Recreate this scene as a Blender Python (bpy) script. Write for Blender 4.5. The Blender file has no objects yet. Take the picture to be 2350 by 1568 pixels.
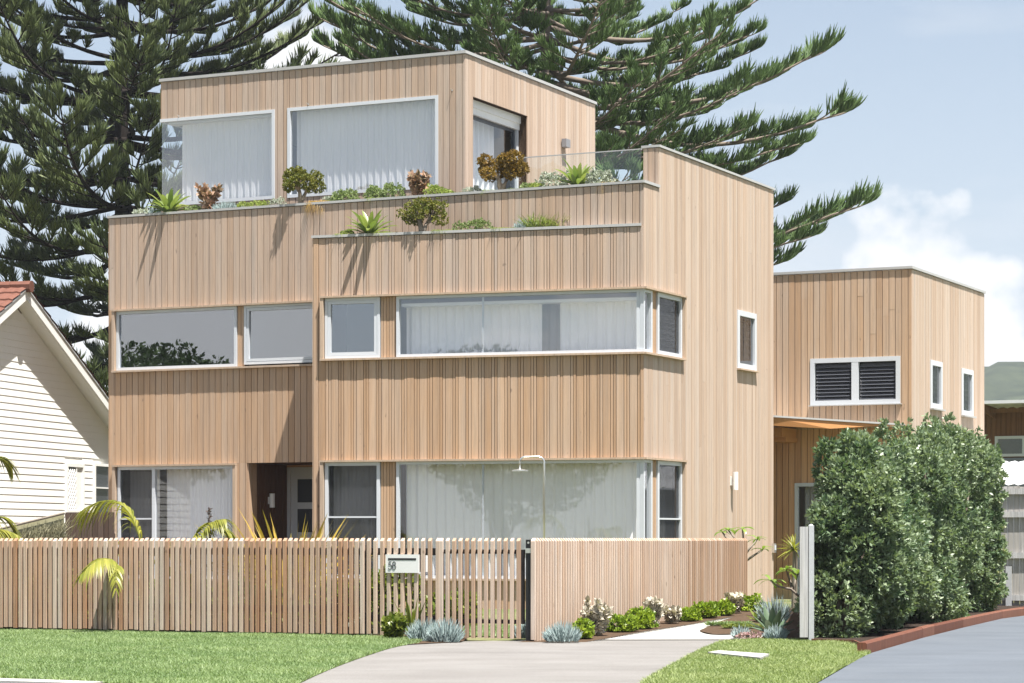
import bpy, math, random
import numpy as np
from mathutils import Vector

random.seed(7)
rng = np.random.default_rng(11)
R = math.radians
sc = bpy.context.scene
col = sc.collection

# ------------------------------------------------------------------ camera
F = 5694.0          # focal length in pixels of a 2350 px wide picture
CX, HY, H = 1175.0, 1236.0, 1.2      # principal column, horizon row, eye height
cam_d = bpy.data.cameras.new('camera')
cam = bpy.data.objects.new('camera', cam_d)
col.objects.link(cam)
cam.location = (0, 0, H)
cam.rotation_euler = (R(90), 0, 0)
cam_d.sensor_width = 36.0
cam_d.lens = 36.0 * F / 2350.0
cam_d.shift_y = (HY - 784.0) / 2350.0
cam_d.clip_start = 0.5
cam_d.clip_end = 6000
sc.camera = cam

# ------------------------------------------------------------------ light
SUN = Vector((0.220, -0.305, 1.0)).normalized()      # towards the sun
sun_el = math.asin(SUN.z)
sun_az = math.atan2(SUN.x, SUN.y)
sd = bpy.data.lights.new('sun', 'SUN')
sd.energy = 5.0
sd.angle = R(0.55)
sd.color = (1.0, 0.955, 0.89)
so = bpy.data.objects.new('sun', sd)
so.rotation_euler = (-SUN).to_track_quat('-Z', 'Y').to_euler()
so.location = (10, -10, 40)
col.objects.link(so)

CLOUD_LOC = (0.52457, 8.66919, 0.0)
world = bpy.data.worlds.new('World')
sc.world = world
world.use_nodes = True
wt = world.node_tree
wt.nodes.clear()


def wn(kind, **kw):
    n = wt.nodes.new(kind)
    for k, v in kw.items():
        setattr(n, k, v)
    return n


sky = wn('ShaderNodeTexSky', sky_type='NISHITA', sun_disc=False)
sky.sun_elevation = sun_el
sky.sun_rotation = sun_az
sky.air_density = 1.0
sky.dust_density = 1.6
sky.ozone_density = 1.2
L = wt.links.new


def wm(op, a, b=None, clamp=False):
    n = wn('ShaderNodeMath', operation=op, use_clamp=clamp)
    for i, v in enumerate((a, b)):
        if v is None:
            continue
        if isinstance(v, (int, float)):
            n.inputs[i].default_value = v
        else:
            L(v, n.inputs[i])
    return n.outputs[0]


def wnoise(scale, detail, rough, vscale, loc=(0, 0, 0)):
    mp = wn('ShaderNodeMapping')
    mp.inputs['Scale'].default_value = vscale
    mp.inputs['Location'].default_value = loc
    L(tc.outputs['Generated'], mp.inputs['Vector'])
    n = wn('ShaderNodeTexNoise')
    n.inputs['Scale'].default_value = scale
    n.inputs['Detail'].default_value = detail
    n.inputs['Roughness'].default_value = rough
    L(mp.outputs[0], n.inputs['Vector'])
    return n.outputs['Fac']


def wmix(fac, a, b):
    n = wn('ShaderNodeMixRGB')
    L(fac, n.inputs[0])
    for i, v in ((1, a), (2, b)):
        if isinstance(v, tuple):
            n.inputs[i].default_value = (*v, 1)
        else:
            L(v, n.inputs[i])
    return n.outputs[0]


tc = wn('ShaderNodeTexCoord')
sep = wn('ShaderNodeSeparateXYZ')
L(tc.outputs['Generated'], sep.inputs[0])
zdir = sep.outputs['Z']
# pale haze towards the horizon, the same all round
hz = wm('POWER', wm('SUBTRACT', 1.0, wm('DIVIDE', wm('MAXIMUM', zdir, 0.0), 0.42), True), 1.3)
c_sky = wmix(wm('MULTIPLY', hz, 0.92), sky.outputs[0], (5.3, 6.1, 7.05))
# thin stretched cloud sheets
wisp = wnoise(4.2, 6.0, 0.55, (1.0, 1.0, 4.2), (2.3, 0.4, 0.1))
wf = wm('MULTIPLY', wm('MULTIPLY', wm('SUBTRACT', wisp, 0.50, True), 4.5, True), 0.62)
c_sky = wmix(wf, c_sky, (6.3, 6.55, 6.95))
# bank of cumulus low over the horizon with puffy tops
bank = wnoise(5.2, 2.0, 0.5, (1.0, 1.0, 0.0), CLOUD_LOC)
puff = wnoise(34.0, 6.0, 0.5, (1.0, 1.0, 1.25), (0.3, 0.1, 0.7))
top = wm('ADD', wm('MULTIPLY', wm('SUBTRACT', bank, 0.414), 0.75), wm('MULTIPLY', wm('SUBTRACT', puff, 0.5), 0.115))
cf = wm('MULTIPLY', wm('SUBTRACT', top, zdir), 48.0, True)
c_sky = wmix(cf, c_sky, (8.0, 8.05, 8.1))
bg = wn('ShaderNodeBackground')
bg.inputs['Strength'].default_value = 0.05
out = wn('ShaderNodeOutputWorld')
L(c_sky, bg.inputs['Color'])
L(bg.outputs[0], out.inputs['Surface'])

sc.view_settings.view_transform = 'Standard'
sc.view_settings.look = 'None'
sc.view_settings.gamma = 1.0
sc.view_settings.exposure = 1.42
sc.view_settings.use_curve_mapping = False
sc.cycles.max_bounces = 8
sc.cycles.transparent_max_bounces = 16
sc.cycles.caustics_reflective = False
sc.cycles.caustics_refractive = False

# ------------------------------------------------------------------ materials
MATS = {}


def newmat(name):
    m = bpy.data.materials.new(name)
    m.use_nodes = True
    nt = m.node_tree
    nt.nodes.clear()
    o = nt.nodes.new('ShaderNodeOutputMaterial')
    MATS[name] = m
    return m, nt, o


def coords(nt, scale=(1, 1, 1), kind='Object'):
    t = nt.nodes.new('ShaderNodeTexCoord')
    mp = nt.nodes.new('ShaderNodeMapping')
    mp.inputs['Scale'].default_value = scale
    nt.links.new(t.outputs[kind], mp.inputs['Vector'])
    return mp.outputs[0]


def noise(nt, vec, scale, detail=4, rough=0.55):
    n = nt.nodes.new('ShaderNodeTexNoise')
    n.inputs['Scale'].default_value = scale
    n.inputs['Detail'].default_value = detail
    n.inputs['Roughness'].default_value = rough
    if vec is not None:
        nt.links.new(vec, n.inputs['Vector'])
    return n.outputs['Fac']


def math_n(nt, op, a, b=None, clamp=False):
    n = nt.nodes.new('ShaderNodeMath')
    n.operation = op
    n.use_clamp = clamp
    for i, v in enumerate((a, b)):
        if v is None:
            continue
        if isinstance(v, (int, float)):
            n.inputs[i].default_value = v
        else:
            nt.links.new(v, n.inputs[i])
    return n.outputs[0]


def mixc(nt, fac, a, b, blend='MIX'):
    n = nt.nodes.new('ShaderNodeMixRGB')
    n.blend_type = blend
    for i, v in zip((0, 1, 2), (fac, a, b)):
        if isinstance(v, (int, float)):
            n.inputs[i].default_value = v
        elif isinstance(v, (tuple, list)):
            n.inputs[i].default_value = (*v[:3], 1)
        else:
            nt.links.new(v, n.inputs[i])
    return n.outputs[0]


def ramp(nt, fac, stops):
    n = nt.nodes.new('ShaderNodeValToRGB')
    e = n.color_ramp.elements
    while len(e) < len(stops):
        e.new(0.5)
    for el, (p, c) in zip(e, stops):
        el.position = p
        el.color = (*c, 1) if len(c) == 3 else c
    nt.links.new(fac, n.inputs[0])
    return n.outputs[0]


def attr(nt, name='tint'):
    a = nt.nodes.new('ShaderNodeAttribute')
    a.attribute_name = name
    return a.outputs['Fac']


def principled(nt, out, color, rough=0.6, spec=0.4, metal=0.0, bump=None, bump_d=0.01, bump_s=0.5):
    p = nt.nodes.new('ShaderNodeBsdfPrincipled')
    if isinstance(color, (tuple, list)):
        p.inputs['Base Color'].default_value = (*color[:3], 1)
    else:
        nt.links.new(color, p.inputs['Base Color'])
    if isinstance(rough, (int, float)):
        p.inputs['Roughness'].default_value = rough
    else:
        nt.links.new(rough, p.inputs['Roughness'])
    p.inputs['Specular IOR Level'].default_value = spec
    p.inputs['Metallic'].default_value = metal
    if bump is not None:
        b = nt.nodes.new('ShaderNodeBump')
        b.inputs['Distance'].default_value = bump_d
        b.inputs['Strength'].default_value = bump_s
        nt.links.new(bump, b.inputs['Height'])
        nt.links.new(b.outputs[0], p.inputs['Normal'])
    if out is not None:
        nt.links.new(p.outputs[0], out.inputs['Surface'])
    return p


def wood(name, warm, grey, dark, greymix=0.5, contrast=0.35):
    """weathered boards: grain along z, every board its own tone through 'tint'"""
    m, nt, o = newmat(name)
    t = attr(nt)
    v = coords(nt, (55, 55, 1.6))
    g = noise(nt, v, 1.0, 5, 0.6)
    v2 = coords(nt, (7, 7, 0.6))
    w = noise(nt, v2, 1.0, 4, 0.6)
    # greying: per board tone + blotches
    f = math_n(nt, 'ADD', math_n(nt, 'MULTIPLY', t, 0.75), math_n(nt, 'MULTIPLY', math_n(nt, 'SUBTRACT', w, 0.5), 1.5))
    f = math_n(nt, 'ADD', f, greymix - 0.45, True)
    base = mixc(nt, f, warm, grey)
    gr = ramp(nt, g, [(0.30, (1 - contrast,) * 3), (0.62, (1.06,) * 3)])
    c = mixc(nt, 1.0, base, gr, 'MULTIPLY')
    tv = ramp(nt, t, [(0.0, (0.80, 0.785, 0.77)), (0.35, (0.97, 0.96, 0.95)), (1.0, (1.13, 1.135, 1.14))])
    c = mixc(nt, 1.0, c, tv, 'MULTIPLY')
    # stains and knots
    vk = coords(nt, (3.2, 3.2, 0.9))
    k = noise(nt, vk, 2.3, 6, 0.65)
    ks = ramp(nt, k, [(0.66, (0, 0, 0)), (0.80, (1, 1, 1))])
    c = mixc(nt, math_n(nt, 'MULTIPLY', ks, 0.55), c, dark)
    vn = coords(nt, (15, 15, 5.5))
    kn = ramp(nt, noise(nt, vn, 1.0, 2, 0.4), [(0.74, (0, 0, 0)), (0.79, (1, 1, 1))])
    c = mixc(nt, math_n(nt, 'MULTIPLY', kn, 0.6), c, tuple(q * 0.6 for q in dark))
    # long water streaks
    vs_ = coords(nt, (16, 16, 0.22))
    st = noise(nt, vs_, 1.0, 3, 0.5)
    c = mixc(nt, 1.0, c, ramp(nt, st, [(0.30, (0.86, 0.87, 0.89)), (0.52, (1.0,) * 3), (0.75, (1.04, 1.03, 1.01))]), 'MULTIPLY')
    principled(nt, o, c, 0.72, 0.25, bump=g, bump_d=0.003, bump_s=0.5)
    return m


M = MATS
wood('cladding', (0.485, 0.318, 0.198), (0.425, 0.328, 0.252), (0.24, 0.18, 0.14), 0.45, 0.13)
wood('cladding_weathered', (0.50, 0.36, 0.262), (0.40, 0.325, 0.27), (0.23, 0.19, 0.16), 0.62, 0.14)
wood('cladding_side', (0.465, 0.348, 0.265), (0.415, 0.345, 0.29), (0.30, 0.25, 0.22), 0.42, 0.12)
wood('cladding_warm_bounce', (0.56, 0.31, 0.165), (0.54, 0.34, 0.20), (0.22, 0.12, 0.06), 0.35, 0.14)  # orange of warm bounced light put into the board colour
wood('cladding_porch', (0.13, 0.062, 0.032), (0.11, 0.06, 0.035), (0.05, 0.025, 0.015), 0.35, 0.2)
wood('trim_wood', (0.47, 0.345, 0.245), (0.42, 0.34, 0.27), (0.25, 0.19, 0.15), 0.5, 0.2)
wood('fence_wood', (0.48, 0.275, 0.165), (0.50, 0.42, 0.355), (0.25, 0.15, 0.09), 0.55, 0.30)
wood('fence_wood_light', (0.50, 0.335, 0.225), (0.53, 0.435, 0.36), (0.30, 0.19, 0.12), 0.55, 0.25)
wood('grey_timber', (0.34, 0.32, 0.29), (0.42, 0.42, 0.42), (0.18, 0.17, 0.16), 0.6, 0.35)
wood('brown_timber', (0.085, 0.055, 0.04), (0.10, 0.075, 0.06), (0.03, 0.02, 0.015), 0.4, 0.35)
wood('sleeper_wood', (0.15, 0.055, 0.032), (0.18, 0.085, 0.055), (0.07, 0.03, 0.02), 0.4, 0.4)
wood('rafter_wood', (0.20, 0.10, 0.05), (0.20, 0.12, 0.07), (0.08, 0.04, 0.02), 0.3, 0.3)


def plain(name, c, rough=0.5, spec=0.4, metal=0.0, var=0.06, scale=6.0):
    m, nt, o = newmat(name)
    v = coords(nt)
    n = noise(nt, v, scale, 5)
    cc = mixc(nt, n, tuple(x * (1 - var) for x in c), tuple(min(1, x * (1 + var)) for x in c))
    principled(nt, o, cc, rough, spec, metal)
    return m


plain('backing', (0.035, 0.02, 0.012), 0.9, 0.1)
plain('render_wall', (0.62, 0.62, 0.60), 0.8, 0.2)
plain('metal_cap', (0.40, 0.40, 0.395), 0.42, 0.5, 0.0, 0.10, 3.0)
plain('aluminium', (0.56, 0.59, 0.63), 0.38, 0.5, 0.0, 0.04)
plain('black_metal', (0.012, 0.012, 0.013), 0.5, 0.4)
plain('dark_frame', (0.03, 0.035, 0.045), 0.4, 0.5)
plain('interior', (0.42, 0.42, 0.42), 0.9, 0.1)
plain('interior_floor', (0.22, 0.17, 0.12), 0.6, 0.3)
plain('white_plastic', (0.80, 0.80, 0.79), 0.4, 0.4)
plain('grey_plastic', (0.22, 0.22, 0.23), 0.5, 0.4)
plain('brushed_steel', (0.72, 0.72, 0.70), 0.28, 0.5, 0.85)
plain('letterbox_paint', (0.74, 0.74, 0.73), 0.35, 0.5)
plain('ink', (0.03, 0.03, 0.03), 0.6, 0.2)
plain('louvre_glass', (0.05, 0.055, 0.065), 0.18, 0.8)
plain('blade_grey', (0.075, 0.08, 0.095), 0.35, 0.5)
plain('weatherboard', (0.84, 0.835, 0.80), 0.55, 0.3, 0, 0.03)
plain('white_trim', (0.80, 0.80, 0.78), 0.5, 0.4, 0, 0.03)
plain('terracotta', (0.15, 0.066, 0.047), 0.8, 0.2, 0, 0.30, 9)
plain('roof_sheet', (0.62, 0.63, 0.64), 0.45, 0.5, 0.0, 0.08)
plain('roof_sheet_grey', (0.18, 0.20, 0.24), 0.45, 0.5, 0.0, 0.1)
plain('galvanised', (0.48, 0.49, 0.50), 0.45, 0.5, 0.3, 0.12, 14)
plain('soil', (0.075, 0.05, 0.033), 0.95, 0.1, 0, 0.45, 26)
plain('mulch', (0.035, 0.025, 0.02), 0.95, 0.1, 0, 0.5, 40)
plain('stone', (0.075, 0.07, 0.065), 0.9, 0.2, 0, 0.2, 12)
plain('bark_dark', (0.020, 0.016, 0.014), 0.9, 0.1, 0, 0.4, 5)
plain('bark_grey', (0.17, 0.14, 0.115), 0.9, 0.1, 0, 0.35, 6)
plain('stem_pale', (0.30, 0.24, 0.18), 0.8, 0.2, 0, 0.3, 30)
plain('stem_grey', (0.20, 0.17, 0.14), 0.8, 0.2, 0, 0.3, 20)
plain('fascia_wood', (0.47, 0.225, 0.085), 0.6, 0.3, 0, 0.12, 8)


def leafmat(name, c0, c1, trans=0.3, rough=0.45, spec=0.35, tcol=None):
    m, nt, o = newmat(name)
    t = attr(nt)
    n = noise(nt, coords(nt), 3.0, 3)
    f = math_n(nt, 'ADD', math_n(nt, 'MULTIPLY', t, 0.8), math_n(nt, 'MULTIPLY', math_n(nt, 'SUBTRACT', n, 0.4), 0.9), True)
    c = mixc(nt, f, c0, c1)
    p = principled(nt, None, c, rough, spec)
    tr = nt.nodes.new('ShaderNodeBsdfTranslucent')
    if tcol:
        tr.inputs['Color'].default_value = (*tcol, 1)
    else:
        nt.links.new(mixc(nt, 1.0, c, (1.25, 1.3, 0.7), 'MULTIPLY'), tr.inputs['Color'])
    mx = nt.nodes.new('ShaderNodeMixShader')
    mx.inputs[0].default_value = trans
    nt.links.new(p.outputs[0], mx.inputs[1])
    nt.links.new(tr.outputs[0], mx.inputs[2])
    nt.links.new(mx.outputs[0], o.inputs['Surface'])
    return m


leafmat('pine_dark', (0.026, 0.048, 0.020), (0.165, 0.205, 0.070), 0.16, 0.5)
leafmat('pine_bright', (0.040, 0.085, 0.026), (0.17, 0.26, 0.085), 0.24, 0.5)
leafmat('hedge_leaf', (0.055, 0.108, 0.050), (0.28, 0.345, 0.205), 0.27, 0.40, 0.45)
leafmat('hedge_flower', (0.42, 0.42, 0.30), (0.60, 0.60, 0.46), 0.25, 0.7)
leafmat('bromeliad_leaf', (0.09, 0.155, 0.035), (0.27, 0.32, 0.11), 0.30, 0.32, 0.5)
leafmat('jade_leaf', (0.09, 0.125, 0.018), (0.25, 0.225, 0.045), 0.15, 0.6, 0.3)
leafmat('jade_orange', (0.13, 0.095, 0.015), (0.32, 0.19, 0.035), 0.15, 0.6, 0.3)
leafmat('mound_leaf', (0.10, 0.16, 0.045), (0.30, 0.36, 0.16), 0.2, 0.5)
leafmat('lime_leaf', (0.16, 0.23, 0.035), (0.36, 0.41, 0.12), 0.25, 0.5)
leafmat('ground_leaf', (0.11, 0.20, 0.016), (0.30, 0.38, 0.04), 0.25, 0.4)
leafmat('silver_leaf', (0.24, 0.28, 0.22), (0.50, 0.53, 0.45), 0.12, 0.65)
leafmat('kalanchoe_leaf', (0.34, 0.31, 0.25), (0.62, 0.58, 0.49), 0.1, 0.75, 0.2)
leafmat('copper_leaf', (0.12, 0.10, 0.05), (0.46, 0.27, 0.19), 0.12, 0.6)
leafmat('chalk_leaf', (0.17, 0.25, 0.25), (0.38, 0.46, 0.45), 0.1, 0.6)
leafmat('sedge', (0.11, 0.17, 0.03), (0.27, 0.30, 0.08), 0.3, 0.5)
leafmat('sedge_orange', (0.25, 0.16, 0.04), (0.40, 0.26, 0.08), 0.3, 0.5)
leafmat('palm_leaf', (0.14, 0.17, 0.02), (0.36, 0.34, 0.07), 0.35, 0.4)
leafmat('flax_leaf', (0.26, 0.22, 0.03), (0.52, 0.36, 0.07), 0.35, 0.4)
leafmat('garden_leaf', (0.07, 0.12, 0.015), (0.24, 0.26, 0.05), 0.3, 0.4)
leafmat('agave_leaf', (0.060, 0.105, 0.062), (0.12, 0.17, 0.10), 0.05, 0.4, 0.5)
leafmat('frangipani_leaf', (0.11, 0.20, 0.03), (0.24, 0.32, 0.07), 0.3, 0.3, 0.5)
leafmat('pink_flower', (0.20, 0.22, 0.12), (0.62, 0.36, 0.44), 0.2, 0.7)
leafmat('grass_blade', (0.12, 0.20, 0.068), (0.29, 0.37, 0.175), 0.3, 0.5, 0.3)
leafmat('grass_blade_warm', (0.15, 0.215, 0.062), (0.33, 0.38, 0.17), 0.3, 0.5, 0.3)
leafmat('brush_stem', (0.26, 0.25, 0.15), (0.46, 0.44, 0.30), 0.1, 0.8, 0.1)
leafmat('far_leaf', (0.030, 0.055, 0.020), (0.075, 0.12, 0.042), 0.15, 0.6, 0.2)


def ground_mats():
    m, nt, o = newmat('lawn_soil')
    v = coords(nt)
    n = noise(nt, v, 1.3, 6)
    f = noise(nt, v, 60, 3)
    c = ramp(nt, n, [(0.3, (0.10, 0.16, 0.035)), (0.7, (0.17, 0.22, 0.06))])
    c = mixc(nt, 1.0, c, ramp(nt, f, [(0.25, (0.55,) * 3), (0.75, (1.15,) * 3)]), 'MULTIPLY')
    principled(nt, o, c, 0.9, 0.1, bump=f, bump_d=0.02)
    m, nt, o = newmat('ground')
    v = coords(nt)
    n = noise(nt, v, 0.35, 6)
    f = noise(nt, v, 14, 4)
    c = ramp(nt, n, [(0.35, (0.10, 0.13, 0.045)), (0.62, (0.20, 0.19, 0.10))])
    c = mixc(nt, 1.0, c, ramp(nt, f, [(0.25, (0.6,) * 3), (0.75, (1.15,) * 3)]), 'MULTIPLY')
    principled(nt, o, c, 0.95, 0.1)
    for name, a, b, spk in (('concrete', (0.165, 0.157, 0.148), (0.205, 0.197, 0.187), 0.20), ('limestone', (0.36, 0.35, 0.325), (0.42, 0.41, 0.385), 0.08),
                            ('asphalt', (0.092, 0.106, 0.124), (0.112, 0.127, 0.146), 0.08), ('road_asphalt', (0.07, 0.07, 0.072), (0.10, 0.10, 0.10), 0.3)):
        m, nt, o = newmat(name)
        v = coords(nt)
        n = noise(nt, v, 0.9, 6, 0.6)
        f = noise(nt, v, 55, 4, 0.7)
        g = noise(nt, v, 240, 2, 0.6)
        c = ramp(nt, n, [(0.3, a), (0.7, b)])
        c = mixc(nt, 1.0, c, ramp(nt, f, [(0.3, (1 - spk,) * 3), (0.7, (1 + spk,) * 3)]), 'MULTIPLY')
        c = mixc(nt, 1.0, c, ramp(nt, g, [(0.35, (1 - spk,) * 3), (0.65, (1 + spk,) * 3)]), 'MULTIPLY')
        big = noise(nt, coords(nt, (1.0, 3.2, 1)), 0.55, 5, 0.6)
        c = mixc(nt, 1.0, c, ramp(nt, big, [(0.32, (0.90, 0.895, 0.885)), (0.55, (1.0,) * 3), (0.75, (1.035,) * 3)]), 'MULTIPLY')
        spot = ramp(nt, noise(nt, v, 7.0, 3, 0.5), [(0.70, (1, 1, 1)), (0.76, (0.86, 0.855, 0.84))])
        c = mixc(nt, 1.0, c, spot, 'MULTIPLY')
        principled(nt, o, c, 0.85, 0.25, bump=f, bump_d=0.004)
    m, nt, o = newmat('hill_forest')
    v = coords(nt)
    n = noise(nt, v, 0.09, 8, 0.65)
    c = ramp(nt, n, [(0.35, (0.014, 0.022, 0.012)), (0.65, (0.045, 0.058, 0.030))])
    principled(nt, o, c, 0.95, 0.05)


ground_mats()


def glassmat(name, refl, tint=(0.92, 0.95, 0.95)):
    m, nt, o = newmat(name)
    tr = nt.nodes.new('ShaderNodeBsdfTransparent')
    tr.inputs['Color'].default_value = (*tint, 1)
    gl = nt.nodes.new('ShaderNodeBsdfGlossy')
    gl.inputs['Roughness'].default_value = 0.0
    gl.inputs['Color'].default_value = (0.95, 0.97, 1.0, 1)
    # slightly uneven panes
    b = nt.nodes.new('ShaderNodeBump')
    b.inputs['Distance'].default_value = 0.004
    b.inputs['Strength'].default_value = 0.25
    nt.links.new(noise(nt, coords(nt), 1.1, 2), b.inputs['Height'])
    nt.links.new(b.outputs[0], gl.inputs['Normal'])
    fr = nt.nodes.new('ShaderNodeFresnel')
    fr.inputs['IOR'].default_value = 1.5
    f = math_n(nt, 'ADD', math_n(nt, 'MULTIPLY', fr.outputs[0], 1.2), refl, True)
    ge = nt.nodes.new('ShaderNodeNewGeometry')      # the reflection sits on the outer face of a pane only
    f = math_n(nt, 'MULTIPLY', f, math_n(nt, 'SUBTRACT', 1.0, ge.outputs['Backfacing']))
    mx = nt.nodes.new('ShaderNodeMixShader')
    nt.links.new(f, mx.inputs[0])
    nt.links.new(tr.outputs[0], mx.inputs[1])
    nt.links.new(gl.outputs[0], mx.inputs[2])
    nt.links.new(mx.outputs[0], o.inputs['Surface'])


glassmat('glass', 0.055, (0.98, 0.985, 0.99))
glassmat('glass_sky', 0.17, (0.985, 0.99, 0.995))
glassmat('glass_mirror', 0.26, (0.78, 0.84, 0.90))
glassmat('glass_clear', 0.03, (0.96, 0.985, 0.98))


def curtainmat(name, c, tr):
    m, nt, o = newmat(name)
    d = nt.nodes.new('ShaderNodeBsdfDiffuse')
    d.inputs['Color'].default_value = (*c, 1)
    t = nt.nodes.new('ShaderNodeBsdfTranslucent')
    t.inputs['Color'].default_value = (*c, 1)
    mx = nt.nodes.new('ShaderNodeMixShader')
    mx.inputs[0].default_value = tr
    nt.links.new(d.outputs[0], mx.inputs[1])
    nt.links.new(t.outputs[0], mx.inputs[2])
    nt.links.new(mx.outputs[0], o.inputs['Surface'])


curtainmat('curtain', (0.95, 0.935, 0.93), 0.05)
curtainmat('flyscreen_curtain', (0.40, 0.41, 0.42), 0.25)
curtainmat('blind', (0.72, 0.74, 0.74), 0.3)
m, nt, o = newmat('flyscreen')
tr = nt.nodes.new('ShaderNodeBsdfTransparent')
df = nt.nodes.new('ShaderNodeBsdfDiffuse')
df.inputs['Color'].default_value = (0.04, 0.042, 0.045, 1)
mx = nt.nodes.new('ShaderNodeMixShader')
mx.inputs[0].default_value = 0.38
nt.links.new(tr.outputs[0], mx.inputs[1])
nt.links.new(df.outputs[0], mx.inputs[2])
nt.links.new(mx.outputs[0], o.inputs['Surface'])

# ------------------------------------------------------------------ builders
WLOC = {}


def tag(o, label=None, cat=None, group=None, kind=None):
    if label:
        o['label'] = label
    if cat:
        o['category'] = cat
    if group:
        o['group'] = group
    if kind:
        o['kind'] = kind
    return o


def thing(name, loc, label, cat, group=None):
    o = bpy.data.objects.new(name, None)
    o.empty_display_size = 0.3
    o.location = loc
    col.objects.link(o)
    WLOC[o.name] = Vector(loc)
    return tag(o, label, cat, group)


def link_mesh(name, me, mat, parent, origin):
    o = bpy.data.objects.new(name, me)
    for mm in (mat if isinstance(mat, (list, tuple)) else [mat]):
        me.materials.append(M[mm])
    col.objects.link(o)
    if parent is not None:
        o.parent = parent
        WLOC[o.name] = WLOC[parent.name]
    else:
        o.location = origin
        WLOC[o.name] = Vector(origin)
    return o


class MB:
    """collects boxes, prisms and tubes in world coordinates"""

    def __init__(s):
        s.v, s.f, s.t, s.mi = [], [], [], []

    def add(s, vs, fs, tint=0.5, mi=0):
        b = len(s.v)
        s.v += [tuple(p) for p in vs]
        s.t += [tint] * len(vs)
        s.f += [tuple(b + i for i in f) for f in fs]
        s.mi += [mi] * len(fs)

    def hexa(s, p, tint=0.5, mi=0):
        s.add(p, [(0, 3, 2, 1), (4, 5, 6, 7), (0, 1, 5, 4), (1, 2, 6, 5), (2, 3, 7, 6), (3, 0, 4, 7)], tint, mi)

    def box(s, pl, s0, s1, d0, d1, z0, z1, tint=0.5, mi=0):
        P = pl.pt
        # order: bottom ring then top ring
        s.hexa([P(s0, d1, z0), P(s1, d1, z0), P(s1, d0, z0), P(s0, d0, z0),
                P(s0, d1, z1), P(s1, d1, z1), P(s1, d0, z1), P(s0, d0, z1)], tint, mi)

    def poly(s, pl, pts, d0, d1, tint=0.5, mi=0):
        """extrude a polygon in the plane (s,z, counter-clockwise seen from outside)"""
        n = len(pts)
        vs = [pl.pt(a, d1, z) for a, z in pts] + [pl.pt(a, d0, z) for a, z in pts]
        fs = [tuple(range(n)), tuple(range(2 * n - 1, n - 1, -1))]
        fs += [(i, n + i, n + (i + 1) % n, (i + 1) % n) for i in range(n)]
        s.add(vs, fs, tint, mi)

    def slab(s, pts, z0, z1, tint=0.5, mi=0):
        n = len(pts)
        a = sum(pts[i][0] * pts[(i + 1) % n][1] - pts[(i + 1) % n][0] * pts[i][1] for i in range(n))
        if a < 0:
            pts = pts[::-1]
        vs = [(x, y, z1) for x, y in pts] + [(x, y, z0) for x, y in pts]
        fs = [tuple(range(n)), tuple(range(2 * n - 1, n - 1, -1))]
        fs += [(i, n + i, n + (i + 1) % n, (i + 1) % n) for i in range(n)]
        s.add(vs, fs, tint, mi)

    def tube(s, pts, rad, n=8, tint=0.5, mi=0, caps=True):
        pts = [Vector(p) for p in pts]
        if isinstance(rad, (int, float)):
            rad = [rad] * len(pts)
        rad = [float(q) for q in rad]
        vs = []
        ref = Vector((0.13, 0.27, 1)).normalized()
        for i, p in enumerate(pts):
            a = pts[min(i + 1, len(pts) - 1)] - pts[max(i - 1, 0)]
            a.normalize()
            r = ref if abs(a.dot(ref)) < 0.93 else Vector((1, 0, 0))
            e1 = a.cross(r).normalized()
            e2 = a.cross(e1)
            for k in range(n):
                an = 2 * math.pi * k / n
                vs.append(p + rad[i] * (math.cos(an) * e1 + math.sin(an) * e2))
        fs = []
        for i in range(len(pts) - 1):
            for k in range(n):
                k2 = (k + 1) % n
                fs.append((i * n + k, i * n + k2, (i + 1) * n + k2, (i + 1) * n + k))
        if caps:
            fs.append(tuple(range(n - 1, -1, -1)))
            fs.append(tuple((len(pts) - 1) * n + k for k in range(n)))
        s.add(vs, fs, tint, mi)

    def build(s, name, mat, parent=None, origin=(0, 0, 0), smooth=False):
        if parent is not None:
            og = WLOC[parent.name]
        else:
            og = Vector(origin)
        me = bpy.data.meshes.new(name)
        me.from_pydata([(x - og[0], y - og[1], z - og[2]) for x, y, z in s.v], [], s.f)
        a = me.attributes.new('tint', 'FLOAT', 'POINT')
        a.data.foreach_set('value', s.t)
        if any(s.mi):
            me.polygons.foreach_set('material_index', s.mi)
        if smooth:
            me.polygons.foreach_set('use_smooth', [True] * len(me.polygons))
        me.update()
        return link_mesh(name, me, mat, parent, origin)


def np_mesh(name, V, Fq, tint, mat, parent=None, origin=(0, 0, 0), smooth=True, mi=None):
    """V (n,3) world, Fq (m,k) faces of k corners"""
    og = np.array(WLOC[parent.name] if parent is not None else origin, dtype=np.float64)
    me = bpy.data.meshes.new(name)
    V = np.ascontiguousarray(V - og, dtype=np.float32)
    m, k = Fq.shape
    me.vertices.add(len(V))
    me.vertices.foreach_set('co', V.ravel())
    me.loops.add(m * k)
    me.loops.foreach_set('vertex_index', np.ascontiguousarray(Fq, dtype=np.int32).ravel())
    me.polygons.add(m)
    me.polygons.foreach_set('loop_start', np.arange(0, m * k, k, dtype=np.int32))
    me.polygons.foreach_set('loop_total', np.full(m, k, dtype=np.int32))
    if mi is not None:
        me.polygons.foreach_set('material_index', np.ascontiguousarray(mi, dtype=np.int32))
    if smooth:
        me.polygons.foreach_set('use_smooth', np.ones(m, dtype=bool))
    a = me.attributes.new('tint', 'FLOAT', 'POINT')
    a.data.foreach_set('value', np.ascontiguousarray(tint, dtype=np.float32))
    me.update(calc_edges=True)
    me.validate()
    return link_mesh(name, me, mat, parent, origin)


def nrm(a):
    return a / np.maximum(np.linalg.norm(a, axis=-1, keepdims=True), 1e-9)


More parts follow.
